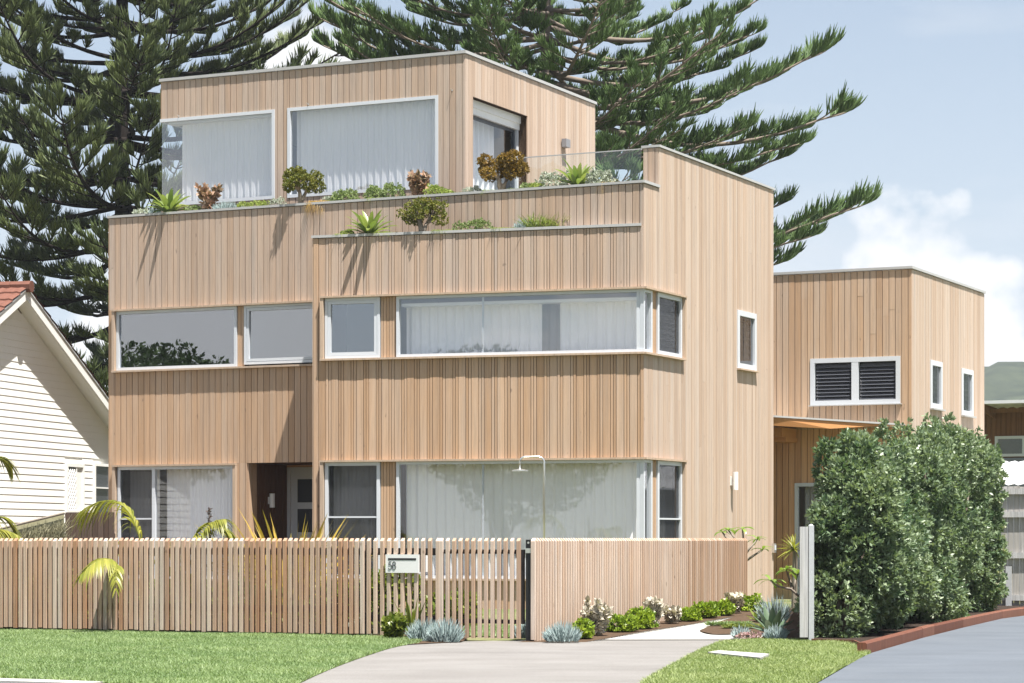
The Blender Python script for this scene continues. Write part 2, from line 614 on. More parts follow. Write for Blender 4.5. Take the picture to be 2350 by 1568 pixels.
def cords(P, D, Ln, W, up, nseg=3, tint=None):
    """tapering three-sided strands from P along D bending by vector up"""
    N = len(P)
    D = nrm(D)
    up = np.broadcast_to(np.asarray(up, float), (N, 3))
    ts = np.linspace(0, 1, nseg + 1)
    wf = np.interp(ts, [0, 0.15, 0.7, 1], [0.7, 1, 0.85, 0.15])
    e1 = nrm(np.cross(D, rng.normal(size=(N, 3))))
    e2 = np.cross(D, e1)
    V = np.zeros((N, nseg + 1, 3, 3))
    for i, t in enumerate(ts):
        c = P + Ln[:, None] * (t * D + t * t * up)
        for k in range(3):
            a = 2 * math.pi * k / 3
            V[:, i, k] = c + (W * wf[i])[:, None] * (math.cos(a) * e1 + math.sin(a) * e2)
    base = (np.arange(N) * (nseg + 1) * 3)[:, None, None]
    f = []
    for i in range(nseg):
        for k in range(3):
            k2 = (k + 1) % 3
            f.append([i * 3 + k, i * 3 + k2, (i + 1) * 3 + k2, (i + 1) * 3 + k])
    Fq = (base + np.array(f)[None]).reshape(-1, 4)
    if tint is None:
        tint = rng.random(N)
    tv = np.repeat(tint, (nseg + 1) * 3)
    # tips lighter
    tv = np.clip(tv + np.tile(np.repeat(ts * 0.25, 3), N), 0, 1)
    return V.reshape(-1, 3), Fq, tv


def ribbons(P, D, Ln, W, bend, nseg=4, tint=None, prof=None, fold=0.0):
    """flat leaves: quads strips, width profile along the leaf"""
    N = len(P)
    D = nrm(D)
    bend = np.broadcast_to(np.asarray(bend, float), (N, 3))
    ts = np.linspace(0, 1, nseg + 1)
    xp, fp = prof if prof else ([0, 0.3, 0.7, 1], [0.6, 1, 0.8, 0.04])
    wf = np.interp(ts, xp, fp)
    upv = np.array([0, 0, 1.0]) + rng.normal(size=(N, 3)) * 0.25
    side = nrm(np.cross(D, upv))
    nn = nrm(np.cross(side, D))
    V = np.zeros((N, nseg + 1, 2, 3))
    for i, t in enumerate(ts):
        c = P + Ln[:, None] * (t * D + t * t * bend)
        V[:, i, 0] = c - (W * wf[i])[:, None] * side
        V[:, i, 1] = c + (W * wf[i])[:, None] * side
    base = (np.arange(N) * (nseg + 1) * 2)[:, None, None]
    f = [[i * 2, i * 2 + 1, i * 2 + 3, i * 2 + 2] for i in range(nseg)]
    Fq = (base + np.array(f)[None]).reshape(-1, 4)
    if tint is None:
        tint = rng.random(N)
    return V.reshape(-1, 3), Fq, np.repeat(tint, (nseg + 1) * 2)


def leaves(P, Nrm, n, Ln, W, spread=0.9, tint=None, jit=0.0):
    """n rhombic leaves round every point, leaning out along Nrm; returns tri mesh"""
    N = len(P) * n
    p = np.repeat(P, n, axis=0) + rng.normal(size=(N, 3)) * jit
    a = np.repeat(Nrm, n, axis=0) + rng.normal(size=(N, 3)) * spread
    a = nrm(a)
    sd = nrm(np.cross(a, rng.normal(size=(N, 3))))
    up = np.cross(sd, a)
    ln = Ln * rng.uniform(0.7, 1.2, N)[:, None]
    w = W * rng.uniform(0.8, 1.2, N)[:, None]
    V = np.stack([p, p + a * ln * 0.55 + sd * w + up * w * 0.25, p + a * ln, p + a * ln * 0.55 - sd * w + up * w * 0.25], axis=1)
    Fq = (np.arange(N) * 4)[:, None] + np.array([[0, 1, 2, 3]])
    if tint is None:
        tint = rng.random(len(P))
    tv = np.repeat(np.clip(np.repeat(tint, n) + rng.normal(size=N) * 0.15, 0, 1), 4)
    return V.reshape(-1, 3), Fq, tv


def merge(parts):
    Vs, Fs, Ts = [], [], []
    b = 0
    for V, Fq, T in parts:
        Vs.append(V)
        Fs.append(Fq + b)
        Ts.append(T)
        b += len(V)
    return np.concatenate(Vs), np.concatenate(Fs), np.concatenate(Ts)


class Plane:
    """vertical plane through (ox,oy), running to the right along d; depth is positive outwards"""

    def __init__(s, o, d):
        s.o = Vector((o[0], o[1]))
        s.d = Vector((d[0], d[1])).normalized()
        s.n = Vector((s.d.y, -s.d.x))

    def pt(s, a, d, z):
        p = s.o + s.d * a + s.n * d
        return (p.x, p.y, z)

    def s_at(s, x, d=0.0):
        k = (x - CX) / F
        o = s.o + s.n * d
        return (k * o.y - o.x) / (s.d.x - k * s.d.y)

    def px(s, x, y, d=0.0):
        a = s.s_at(x, d)
        Y = (s.o + s.n * d + s.d * a).y
        return a, H - (y - HY) / F * Y

    def off(s, d, a=0.0):
        p = s.o + s.n * d + s.d * a
        return Plane(p, s.d)


def gp(x, y, z=0.0):
    """ground point seen at a pixel"""
    Y = (H - z) * F / (y - HY)
    return ((x - CX) / F * Y, Y)


def gps(x, y):
    """point on the gently rising ground beside the side fence"""
    k = 0.03
    Y = (H + k * 29.0) * F / (y - HY + k * F)
    return ((x - CX) / F * Y, Y)


def zs(Y):
    return max(0.0, 0.03 * (Y - 29.0))


def at(x, y, Y):
    return ((x - CX) / F * Y, Y, H - (y - HY) / F * Y)


U = Vector((0.9022, -0.4313))
Vd = Vector((0.4313, 0.9022))
C0 = Vector(((1475 - CX) / F * 42.0, 42.0))
FAC = Plane(C0, U)                     # long front facade
SIDE = Plane(C0, Vd)                   # right hand wall
U2 = Vector((0.957, -0.290)).normalized()
BLK = Plane(C0, U2)                    # splayed front block
TOW = Plane(C0 + Vd * 1.5, U)          # upper storey front

S_L = FAC.s_at(252)
S_BL = BLK.s_at(720)
pBL = Vector(BLK.pt(S_BL, 0, 0)[:2])
S_A = (pBL - C0).dot(U)                # where the block meets the facade
SIDE_LEN = SIDE.s_at(1773)
Z_PAR = 7.22
Z_BLK = 6.49
Z_FIN = 7.92
Z_TOW = 10.02
print('plan', S_L, S_BL, S_A, SIDE_LEN)


# ------------------------------------------------------------------ setting: ground
def sheet(name, pts, z, mat, label=None, cat=None):
    mb = MB()
    n = len(pts)
    a = sum(pts[i][0] * pts[(i + 1) % n][1] - pts[(i + 1) % n][0] * pts[i][1] for i in range(n))
    if a < 0:
        pts = pts[::-1]
    mb.add([(x, y, z) for x, y in pts], [tuple(range(n))])
    o = mb.build(name, mat)
    return tag(o, label, cat, kind='structure')


sheet('ground', [(-1250, -640), (1250, -640), (1250, 1310), (-1250, 1310)], -0.012, 'ground')


def smooth_line(pts, n=6):
    out = []
    for i in range(len(pts) - 1):
        p0 = pts[max(i - 1, 0)]
        p1, p2 = pts[i], pts[i + 1]
        p3 = pts[min(i + 2, len(pts) - 1)]
        for k in range(n):
            t = k / n
            out.append(tuple(0.5 * (2 * p1[j] + (p2[j] - p0[j]) * t + (2 * p0[j] - 5 * p1[j] + 4 * p2[j] - p3[j]) * t * t + (3 * p1[j] - p0[j] - 3 * p2[j] + p3[j]) * t ** 3) for j in (0, 1)))
    out.append(tuple(pts[-1]))
    return out


FEN = Plane((((850 - CX) / F) * 29.84, 29.84), U)       # front fence line
drive_left = smooth_line([gp(560, 1640), gp(690, 1568), gp(770, 1532), gp(850, 1503), gp(915, 1484), gp(985, 1476), gp(1075, 1472)])
drive_right = smooth_line([gp(1690, 1469), gp(1640, 1481), gp(1560, 1520), gp(1478, 1568), gp(1340, 1660)])
sheet('driveway', drive_left + [gp(1170, 1470), gp(1290, 1467.5)] + drive_right, 0.000, 'concrete')
SFD = (0.415, 0.91)
SF = Plane(FEN.pt(FEN.s_at(1224), 0.03, 0)[:2], SFD)      # side fence line


def slope_sheet(name, pts, dz, mat):
    o = sheet(name, pts, 0.0, mat)
    for v in o.data.vertices:
        v.co.z = 0.03 * (v.co.y - 29.0) + dz
    return o


path_far = smooth_line([SF.pt(a, d, 0)[:2] for a, d in ((0.0, 0.62), (0.8, 0.60), (2.0, 0.56), (3.5, 0.60), (5.0, 0.58), (6.2, 0.6), (7.6, 0.7))])
path_near = smooth_line([gps(1745, 1404), gps(1690, 1415), gps(1650, 1428), gps(1620, 1441), gps(1606, 1450), gps(1640, 1458), gps(1720, 1456), gps(1790, 1453), gps(1795, 1462), gps(1690, 1468)])
slope_sheet('limestone_path', path_far + path_near + [gps(1400, 1468.5), gps(1262, 1467)], 0.003, 'limestone')
for ya, xa, xb in ((1540, 755, 1523), (1500, 866, 1596)):
    p_, q_ = Vector(gp(xa, ya)), Vector(gp(xb, ya - 4))
    nn_ = Vector((0, 0.011))
    sheet('drive_joint', [tuple(p_), tuple(q_), tuple(q_ + nn_), tuple(p_ + nn_)], 0.003, 'stone')
lawn_l = [FEN.pt(-8.2, -0.15, 0)[:2], FEN.pt(0.45, -0.1, 0)[:2]] + [gp(915, 1484.5), gp(850, 1503.5), gp(770, 1532.5), gp(690, 1568.5), gp(560, 1640), gp(300, 1571), gp(0, 1558), gp(-120, 1553)]
lawn_lp = [FEN.pt(-8.2, -0.15, 0)[:2], FEN.pt(0.70, -0.1, 0)[:2]] + drive_left[::-1][8:] + [gp(300, 1571), gp(0, 1558), gp(-120, 1553)]
sheet('lawn', lawn_lp, 0.004, 'lawn_soil')
lawn_rp = smooth_line([gp(1340, 1660), gp(1478, 1568), gp(1560, 1520), gp(1640, 1481), gp(1700, 1472), gp(1790, 1470), gp(1865, 1472), gp(1950, 1482), gp(1996, 1502)]) + smooth_line([gp(1940, 1530), gp(1880, 1566), gp(1760, 1650)])
sheet('lawn', lawn_rp, 0.005, 'lawn_soil')
sheet('asphalt_driveway', [gp(1760, 1650), gp(1880, 1568), gp(1990, 1503), gp(2120, 1465), gp(2210, 1442), gp(2300, 1421), gp(2360, 1413), gp(2560, 1395), gp(2900, 1420), gp(3000, 1650)], 0.008, 'asphalt')
# bed soils
sheet('garden_bed', [gp(870, 1484), gp(1060, 1474), gp(1075, 1466), gp(1050, 1458), gp(880, 1462)], 0.009, 'soil')
slope_sheet('garden_bed', path_far + [SF.pt(7.6, -0.1, 0)[:2], SF.pt(-0.25, -0.1, 0)[:2], SF.pt(-0.25, 0.6, 0)[:2]], 0.008, 'soil')
slope_sheet('garden_bed', [gps(1606, 1450), gps(1620, 1441), gps(1650, 1428), gps(1690, 1415), gps(1745, 1404), gps(1850, 1396), gps(1852, 1470), gps(1760, 1472), gps(1690, 1469.0), gps(1800, 1461), gps(1795, 1452), gps(1720, 1455), gps(1640, 1457.5)], 0.007, 'soil')
sheet('garden_bed', [gp(1850, 1476), gp(1975, 1478), gp(1992, 1484), gp(2120, 1447), gp(2210, 1424), gp(2300, 1404), gp(2360, 1396), gp(2330, 1385), gp(1900, 1412)], 0.011, 'mulch')
# front garden soil behind the fence
sheet('garden_bed', [FEN.pt(-9, -0.2, 0)[:2], FEN.pt(1.2, -0.2, 0)[:2], FAC.pt(-6, 1.2, 0)[:2], FAC.pt(S_L, 0.1, 0)[:2], FAC.pt(S_L - 3, 0.1, 0)[:2]], -0.004, 'soil')
# kerb and street in front
mb = MB()
KP = Plane(gp(0, 1559.5), U)
mb.box(KP, -30, 1.1, 0.0, 0.30, -0.12, 0.012)
o = mb.build('kerb', 'limestone')
tag(o, kind='structure')
mb = MB()
mb.add([KP.pt(-200, 0.3, -0.006), KP.pt(200, 0.3, -0.006), KP.pt(200, 8.5, -0.006), KP.pt(-200, 8.5, -0.006)], [(3, 2, 1, 0)])
o = mb.build('road', 'road_asphalt')
tag(o, kind='structure')


def in_poly(px, py, poly):
    c = np.zeros(len(px), bool)
    n = len(poly)
    for i in range(n):
        x1, y1 = poly[i]
        x2, y2 = poly[(i + 1) % n]
        cond = (y1 > py) != (y2 > py)
        with np.errstate(divide='ignore', invalid='ignore'):
            xi = (x2 - x1) * (py - y1) / (y2 - y1 + 1e-12) + x1
        c ^= cond & (px < xi)
    return c


def grass(poly, dens, h, w, mat, label, z=0.004, shagg=0.0):
    P = np.array(poly)
    lo, hi = P.min(0), P.max(0)
    n = int((hi - lo).prod() * dens)
    x = rng.uniform(lo[0], hi[0], n)
    y = rng.uniform(lo[1], hi[1], n)
    k = in_poly(x, y, poly)
    x, y = x[k], y[k]
    # leave out what lies outside the picture
    vis = (np.abs(x / y) < 0.225) & (y > 18.5)
    x, y = x[vis], y[vis]
    N = len(x)
    p = np.stack([x, y, np.full(N, z)], 1)
    d = np.stack([rng.normal(size=N) * 0.5, rng.normal(size=N) * 0.5, np.ones(N)], 1)
    patch = np.sin(x * 2.1 + np.sin(y * 1.7) * 1.3) * 0.5 + np.sin(y * 3.3 + x * 1.1) * 0.5 + 0.6 * np.sin(x * 0.7 - y * 0.9) * np.sin(x * 5.3 + 1.7 * np.sin(y * 4.1))
    ln = h * rng.uniform(0.55, 1.2, N) * (1 + 0.15 * patch)
    V, Fq, T = ribbons(p, d, ln, np.full(N, w) * rng.uniform(0.7, 1.3, N), np.stack([rng.normal(size=N) * 0.3, rng.normal(size=N) * 0.3, np.full(N, -0.15)], 1), 2,
                       np.clip(rng.random(N) * 0.7 + 0.2 + 0.22 * patch, 0, 1), ([0, 0.5, 1], [1, 0.8, 0.08]))
    o = np_mesh('grass', V, Fq, T, mat, None, (P[:, 0].mean(), P[:, 1].mean(), 0), True)
    tag(o, label, 'grass', kind='stuff')
    return o


grass(lawn_lp, 5200, 0.050, 0.0042, 'grass_blade', 'mown green lawn between the front fence and the kerb')
grass(lawn_rp, 5200, 0.050, 0.0042, 'grass_blade_warm', 'sunlit lawn patch between the pale drive and the grey drive')

# hills
mb = MB()
HN = 160
hv, hf = [], []
for j in range(9):
    for i in range(HN):
        a = -0.75 + 1.5 * i / (HN - 1)
        rr = 800 + j * 45
        x, y = math.sin(a) * rr, math.cos(a) * rr
        prof = 1.33 * (46 + 16 * math.sin(a * 9.0 + 1.0) + 8 * math.sin(a * 23 + 2) + 3.0 * math.sin(a * 71) + 12 * max(0, a - 0.1))
        z = -2 + prof * math.sin(math.pi * 0.5 * min(1, j / 6.0)) + (random.uniform(-1.6, 2.4) if j > 0 else 0)
        hv.append((x, y, z))
for j in range(8):
    for i in range(HN - 1):
        hf.append((j * HN + i, j * HN + i + 1, (j + 1) * HN + i + 1, (j + 1) * HN + i))
mb.add(hv, hf)
o = mb.build('hills', 'hill_forest', smooth=True)
tag(o, kind='structure')


# ------------------------------------------------------------------ walls of boards
def z_gaps(sa, sb, z0, z1, ops):
    """free z intervals of a strip sa..sb under rectangular openings"""
    sm = 0.5 * (sa + sb)
    cuts = sorted([(o[2], o[3]) for o in ops if o[0] < sm < o[1]])
    res, z = [], z0
    for a, b in cuts:
        if a > z + 0.01:
            res.append((z, min(a, z1)))
        z = max(z, b)
    if z < z1 - 0.01:
        res.append((z, z1))
    return [(a, b) for a, b in res if b > a + 0.01]


def backing(mb, pl, s0, s1, z0, z1, ops, d0=-0.18, d1=-0.004, mi=0):
    br = sorted(set([s0, s1] + [min(max(v, s0), s1) for o in ops for v in o[:2]]))
    for a, b in zip(br[:-1], br[1:]):
        if b - a < 1e-4:
            continue
        for za, zb in z_gaps(a, b, z0, z1, ops):
            mb.box(pl, a, b, d0, d1, za, zb, 0.5, mi)


def boards(pl, s0, s1, z0, z1, ops, parent, mat, widths=(0.13,), individual=True, gap=0.012, d0=0.0, th=0.020,
           tone=(0.15, 0.85), name='board', split=None, narrow_join=0.09, rag=0.0015):
    """vertical boards; wide ones are objects of their own, the rest one joined part"""
    rest = MB()
    made = []
    s = s0
    i = 0
    while s < s1 - 0.012:
        w = widths[i % len(widths)]
        e = min(s + w, s1)
        if s1 - e < 0.02:
            e = s1
        t = random.uniform(*tone)
        br = sorted(set([s, e] + [v for o in ops for v in o[:2] if s + 0.004 < v < e - 0.004]))
        for a, b in zip(br[:-1], br[1:]):
            if b - a < 0.006:
                continue
            for za, zb in z_gaps(a, b, z0, z1, ops):
                zs = [za, zb]
                if split and zb - za > 1.2 and random.random() < split:
                    zs = [za, random.uniform(za + 0.3, zb - 0.3), zb]
                for k in range(len(zs) - 1):
                    tt = t if k == 0 else min(1, max(0, t + random.uniform(-0.3, 0.3)))
                    ga = gap * 0.5 if a == s else 0.001
                    gb = gap * 0.5 if b == e else 0.001
                    args = (pl, a + ga, b - gb, d0 - 0.004, d0 + th + random.uniform(-rag, rag), zs[k] + (0.002 if k else 0), zs[k + 1], tt)
                    if individual and (b - a) > narrow_join:
                        mb = MB()
                        mb.box(*args)
                        made.append(mb.build(name, mat, parent))
                    else:
                        rest.box(*args)
        s = e
        i += 1
    if rest.v:
        o = rest.build('narrow_boards', mat, parent)
        tag(o, kind='stuff')
    return made


def frame(mb, pl, s0, s1, z0, z1, w, d0, d1, mull=(), rails=()):
    mb.box(pl, s0, s1, d0, d1, z0, z0 + w)
    mb.box(pl, s0, s1, d0, d1, z1 - w, z1)
    mb.box(pl, s0, s0 + w, d0, d1, z0 + w, z1 - w)
    mb.box(pl, s1 - w, s1, d0, d1, z0 + w, z1 - w)
    for m in mull:
        mb.box(pl, m - w * 0.6, m + w * 0.6, d0, d1 - 0.003, z0 + w, z1 - w)
    for a, b, z in rails:
        mb.box(pl, a, b, d0 + 0.004, d1 - 0.006, z - 0.014, z + 0.014)


def glass_pane(pl, s0, s1, z0, z1, d, parent, mat='glass', name='pane'):
    mb = MB()
    mb.box(pl, s0, s1, d - 0.004, d + 0.004, z0, z1)
    return mb.build(name, mat, parent)


def curtain(pl, s0, s1, z0, z1, d, parent, mat='curtain', pitch=0.15, amp=0.023, name='curtain'):
    n = max(8, int((s1 - s0) / pitch * 10))
    vs, fs = [], []
    ph = random.uniform(0, 6)
    zs = np.linspace(z0, z1, 5)
    for j, z in enumerate(zs):
        for i in range(n + 1):
            s = s0 + (s1 - s0) * i / n
            wob = ph + 0.9 * math.sin(s * 2.3 + ph) + 0.5 * math.sin(s * 5.1)
            a = 2 * math.pi * s / pitch + wob
            dd = d + amp * math.sin(a) * (1.0 - 0.35 * j / 4) + 0.012 * math.sin(2 * a + 1)
            vs.append(pl.pt(s, dd, z))
    for j in range(4):
        for i in range(n):
            b = j * (n + 1) + i
            fs.append((b, b + 1, b + n + 2, b + n + 1))
    mb = MB()
    mb.add(vs, fs)
    return mb.build(name, mat, parent, smooth=True)


def window(pl, s0, s1, z0, z1, parent, d=0.0, w=0.05, glass='glass', cur=None, cur_d=-0.16, mull=(), rails=(), cur_mat='curtain', label=None, depth=0.07):
    mb = MB()
    frame(mb, pl, s0, s1, z0, z1, w, d - depth, d + 0.012, mull, rails)
    f = mb.build('window', 'aluminium', parent)
    if label:
        f['label'] = label
    edges = [s0 + w] + [v for m in mull for v in (m - w * 0.6, m + w * 0.6)] + [s1 - w]
    for a, b in zip(edges[0::2], edges[1::2]):
        glass_pane(pl, a, b, z0 + w, z1 - w, d - 0.035, f, glass)
    if cur:
        for a, b in cur:
            curtain(pl, a, b, z0 + w - 0.015, z1 - 0.01, d + cur_d, f, cur_mat)
    return f


def louvres(pl, s0, s1, z0, z1, d, parent, n, mat='louvre_glass', tilt=0.05):
    h = (z1 - z0) / n
    for i in range(n):
        za = z0 + i * h
        mb = MB()
        mb.hexa([pl.pt(s0, d + tilt, za), pl.pt(s1, d + tilt, za), pl.pt(s1, d + tilt - 0.006, za - 0.003), pl.pt(s0, d + tilt - 0.006, za - 0.003),
                 pl.pt(s0, d, za + h * 1.02), pl.pt(s1, d, za + h * 1.02), pl.pt(s1, d - 0.006, za + h * 1.02), pl.pt(s0, d - 0.006, za + h * 1.02)])
        mb.build('louvre_blade', mat, parent)


# ------------------------------------------------------------------ the house
hb = FAC.pt(S_L * 0.5, -3, 0)
house = thing('timber_house', (hb[0], hb[1], 0), 'three storey house clad in pale vertical timber boards with planter terraces', 'house')
HWID = SIDE_LEN

# ---- openings, all from the photograph
P_ = FAC.px
z_up_top, z_up_bot = P_(262, 712)[1], P_(262, 856)[1]          # upper window band, outer
z_lo_top, z_lo_bot = P_(262, 1068)[1], P_(540, 1334)[1]        # ground window band
sx = FAC.s_at
upL = sx(262)
loR = sx(546)
POR_S0, POR_Z = sx(568), P_(569, 1063)[1]
ops_f = [(upL, S_A, z_up_bot, z_up_top), (sx(263), loR, z_lo_bot, z_lo_top), (POR_S0, S_A, -0.1, POR_Z)]

# block bands
bx = BLK.s_at
b_upL = bx(738)
b_up_top, b_up_bot = BLK.px(738, 681)[1], BLK.px(738, 829)[1]
b_lo_top, b_lo_bot = BLK.px(738, 1057)[1], BLK.px(738, 1331)[1]
ops_b = [(b_upL, 0.01, b_up_bot, b_up_top), (b_upL, 0.01, b_lo_bot, b_lo_top)]
sideR = SIDE.s_at(1565)
w6 = (SIDE.s_at(1689), SIDE.s_at(1732), SIDE.px(1689, 845)[1], SIDE.px(1689, 711)[1])
ops_s = [(-0.01, sideR, b_up_bot, b_up_top), (-0.01, sideR, b_lo_bot, b_lo_top), w6]

# ---- walls (backing) and boards
def wall_part(name, mat='backing'):
    return name

mb = MB()
backing(mb, FAC, S_L + 0.01, S_A, -0.15, Z_BLK - 0.03, ops_f)
backing(mb, FAC, S_L + 0.01, -0.2, Z_BLK - 0.03, Z_PAR - 0.02, [])
wall_f = mb.build('wall', 'backing', house)
wall_f['label'] = 'long front wall of vertical boards'
boards(FAC, S_L, S_A, -0.1, POR_Z + 0.0, ops_f, wall_f, 'cladding', tone=(0.0, 0.75))
boards(FAC, S_L, S_A, POR_Z + 0.001, z_up_bot, [(upL, S_A, z_up_bot, 99)] + ops_f, wall_f, 'cladding', tone=(0.0, 0.75))
boards(FAC, S_L, S_A, z_up_bot + 0.001, z_up_top, ops_f, wall_f, 'cladding')
boards(FAC, S_L, 0.0, z_up_top, Z_PAR - 0.01, [], wall_f, 'cladding_weathered')

mb = MB()
backing(mb, BLK, S_BL + 0.01, -0.01, -0.15, Z_BLK - 0.02, ops_b)
wall_b = mb.build('wall', 'backing', house)
wall_b['label'] = 'splayed front wall of alternating wide and narrow boards'
mix = (0.135, 0.050, 0.050)
CB = 0.10
boards(BLK, S_BL, S_BL + CB, -0.1, Z_BLK - 0.01, [], wall_b, 'cladding', widths=(0.10,), tone=(0.4, 0.6))
for za, zb, mt, tn in ((-0.1, b_lo_bot, 'cladding', (0.1, 0.7)), (b_lo_top, b_up_bot, 'cladding', (0.05, 0.8)), (b_up_top, Z_BLK - 0.01, 'cladding_weathered', (0.1, 0.8))):
    boards(BLK, S_BL + CB, 0.018, za, zb, [], wall_b, mt, widths=mix, tone=tn, gap=0.010, rag=0.004)
boards(BLK, S_BL + CB, 0.018, b_lo_bot + 0.001, b_lo_top - 0.001, ops_b, wall_b, 'cladding', widths=mix)
boards(BLK, S_BL + CB, 0.018, b_up_bot + 0.001, b_up_top - 0.001, ops_b, wall_b, 'cladding', widths=mix)
# left return of the block
RET = Plane(pBL, -Vd)                  # outward normal to the left
RET = Plane(Vector(pBL) + Vd * ((C0 - pBL).dot(Vd)), -Vd)
ret_len = (C0 - pBL).dot(Vd)
mb = MB()
mb.box(RET, 0.0, ret_len - 0.02, -0.16, -0.004, -0.15, Z_BLK - 0.02)
wall_r = mb.build('wall', 'backing', house)
wall_r['label'] = 'short return wall beside the entry'
boards(RET, 0, ret_len + 0.018, -0.1, Z_BLK - 0.01, [], wall_r, 'cladding', individual=False)

# right hand wall
mb = MB()
backing(mb, SIDE, 0.01, HWID, -0.15, Z_PAR - 0.02, ops_s)
t_fin = SIDE.s_at(1510)
backing(mb, SIDE, t_fin + 0.01, HWID, Z_PAR - 0.02, Z_FIN - 0.02, [])
mb.box(SIDE, t_fin + 0.02, HWID - 0.02, -0.25, -0.181, Z_PAR - 0.3, Z_FIN - 0.02)
wall_s = mb.build('wall', 'backing', house)
wall_s['label'] = 'tall right side wall of pale boards'
wmix = (0.13, 0.065, 0.13, 0.13, 0.065)
boards(SIDE, 0.0, t_fin, -0.12, Z_PAR - 0.01, ops_s, wall_s, 'cladding_side', widths=mix, individual=False, gap=0.006, tone=(0.15, 0.9))
boards(SIDE, t_fin, HWID, -0.12, Z_FIN - 0.01, ops_s, wall_s, 'cladding_side', widths=wmix, individual=False, gap=0.005, tone=(0.1, 0.95), split=0.35)
# fin front face and inner face
FIN = Plane(SIDE.pt(t_fin, -0.27, 0)[:2], U)
boards(FIN, 0.0, 0.285, Z_PAR + 0.03, Z_FIN - 0.01, [], wall_s, 'cladding_weathered', widths=(0.09, 0.13, 0.06), narrow_join=0.05, th=0.016)
# left and rear walls (rendered), partition slabs
LFT = Plane(FAC.pt(S_L, -HWID, 0)[:2], -Vd)
mb = MB()
mb.box(LFT, 0.0, HWID - 0.2, -0.16, -0.004, -0.15, Z_PAR - 0.02)
wall_l = mb.build('wall', 'backing', house)
wall_l['label'] = 'left side wall of the house'
boards(LFT, 0.0, HWID + 0.018, -0.12, Z_PAR - 0.01, [], wall_l, 'cladding', individual=False)
REAR = Plane(FAC.pt(0, -HWID, 0)[:2], U)
rw = (REAR.s_at(322), REAR.s_at(378), REAR.px(350, 842)[1], REAR.px(350, 738)[1])
mb = MB()
backing(mb, REAR, S_L + 0.2, -0.2, -0.15, Z_PAR - 0.03, [rw], d0=0.01, d1=0.18)
wall_k = mb.build('wall', 'render_wall', house)
wall_k['label'] = 'rear wall of the house'
mb = MB()
frame(mb, REAR, rw[0], rw[1], rw[2], rw[3], 0.04, 0.03, 0.14, (0.5 * (rw[0] + rw[1]),))
mb.build('window', 'aluminium', house)

# floors, ceilings and partitions inside
foot = [FAC.pt(S_L + 0.2, -0.2, 0)[:2], FAC.pt(S_A - 0.02, -0.2, 0)[:2], BLK.pt(S_BL + 0.2, -0.2, 0)[:2], BLK.pt(-0.25, -0.25, 0)[:2], FAC.pt(-0.25, -HWID + 0.01, 0)[:2], FAC.pt(S_L + 0.2, -HWID + 0.01, 0)[:2]]
mb = MB()
mb.slab(foot, -0.12, 0.03)
mb.slab(foot, 2.98, 3.12)
mb.build('floor', 'interior_floor', house)
mb = MB()
mb.slab(foot, 2.80, 2.975)
mb.slab(foot, 5.95, 6.05)
mb.build('ceiling', 'interior', house)
mb = MB()
for sp in (sx(552), S_A - 0.06):
    mb.box(FAC, sp - 0.05, sp + 0.05, -HWID + 0.2, -1.6, 0.03, 2.8)
mb.box(FAC, sx(552) + 0.0, sx(552) + 0.1, -HWID + 0.2, -0.2, 3.12, 5.95)
mb.box(FAC, S_A - 0.08, S_A - 0.0, -HWID + 0.2, 0.3, 3.12, 5.95)
mb.box(FAC, S_L + 0.2, -0.3, -4.4, -4.3, 0.03, 2.8)
mb.box(FAC, S_A, -0.3, -4.0, -3.9, 3.12, 5.95)
mb.build('partition', 'interior', house)

# ---- surrounds of the window bands
def surround(pl, s0, s1, z0, z1, parent, left=True, right=False, p=0.09, hood_s1=None):
    mb = MB()
    mb.box(pl, s0 - 0.0, s1, -0.05, p + 0.012, z1 - 0.034, z1, 0.4)
    mb.box(pl, s0 - 0.0, s1, -0.05, p + 0.008, z0, z0 + 0.034, 0.6)
    if left:
        mb.box(pl, s0 + 0.002, s0 + 0.062, -0.05, p, z0 + 0.0345, z1 - 0.0345, 0.5)
    if right:
        mb.box(pl, s1 - 0.062, s1 - 0.002, -0.05, p, z0 + 0.0345, z1 - 0.0345, 0.5)
    return mb.build('window_surround', 'trim_wood', parent)


surround(FAC, upL, S_A - 0.02, z_up_bot, z_up_top, house)
surround(FAC, sx(263), loR, z_lo_bot, z_lo_top, house, right=True)
# corner surrounds of the block: front run + side run
pc = 0.09
surround(BLK, b_upL, 0.05, b_up_bot, b_up_top, house)
surround(BLK, b_upL, 0.05, b_lo_bot, b_lo_top, house)
SD2 = SIDE
for za, zb in ((b_up_bot, b_up_top), (b_lo_bot, b_lo_top)):
    mb = MB()
    mb.box(SIDE, -0.075, sideR, -0.05, pc + 0.013, zb - 0.0335, zb + 0.001, 0.4)
    mb.box(SIDE, -0.072, sideR, -0.05, pc + 0.009, za - 0.001, za + 0.0335, 0.6)
    mb.box(SIDE, sideR - 0.06, sideR - 0.002, -0.05, pc, za + 0.034, zb - 0.034, 0.5)
    mb.build('window_surround', 'trim_wood', house)


def infill(pl, s0, s1, z0, z1, parent, widths=(0.05, 0.06, 0.05)):
    mb = MB()
    mb.box(pl, s0, s1, -0.14, -0.02, z0, z1)
    b = mb.build('infill_panel', 'backing', parent)
    boards(pl, s0, s1, z0, z1, [], b, 'cladding', widths=widths, d0=-0.012, individual=False, gap=0.008, th=0.016, tone=(0.1, 0.6))
    return b


e = 0.036
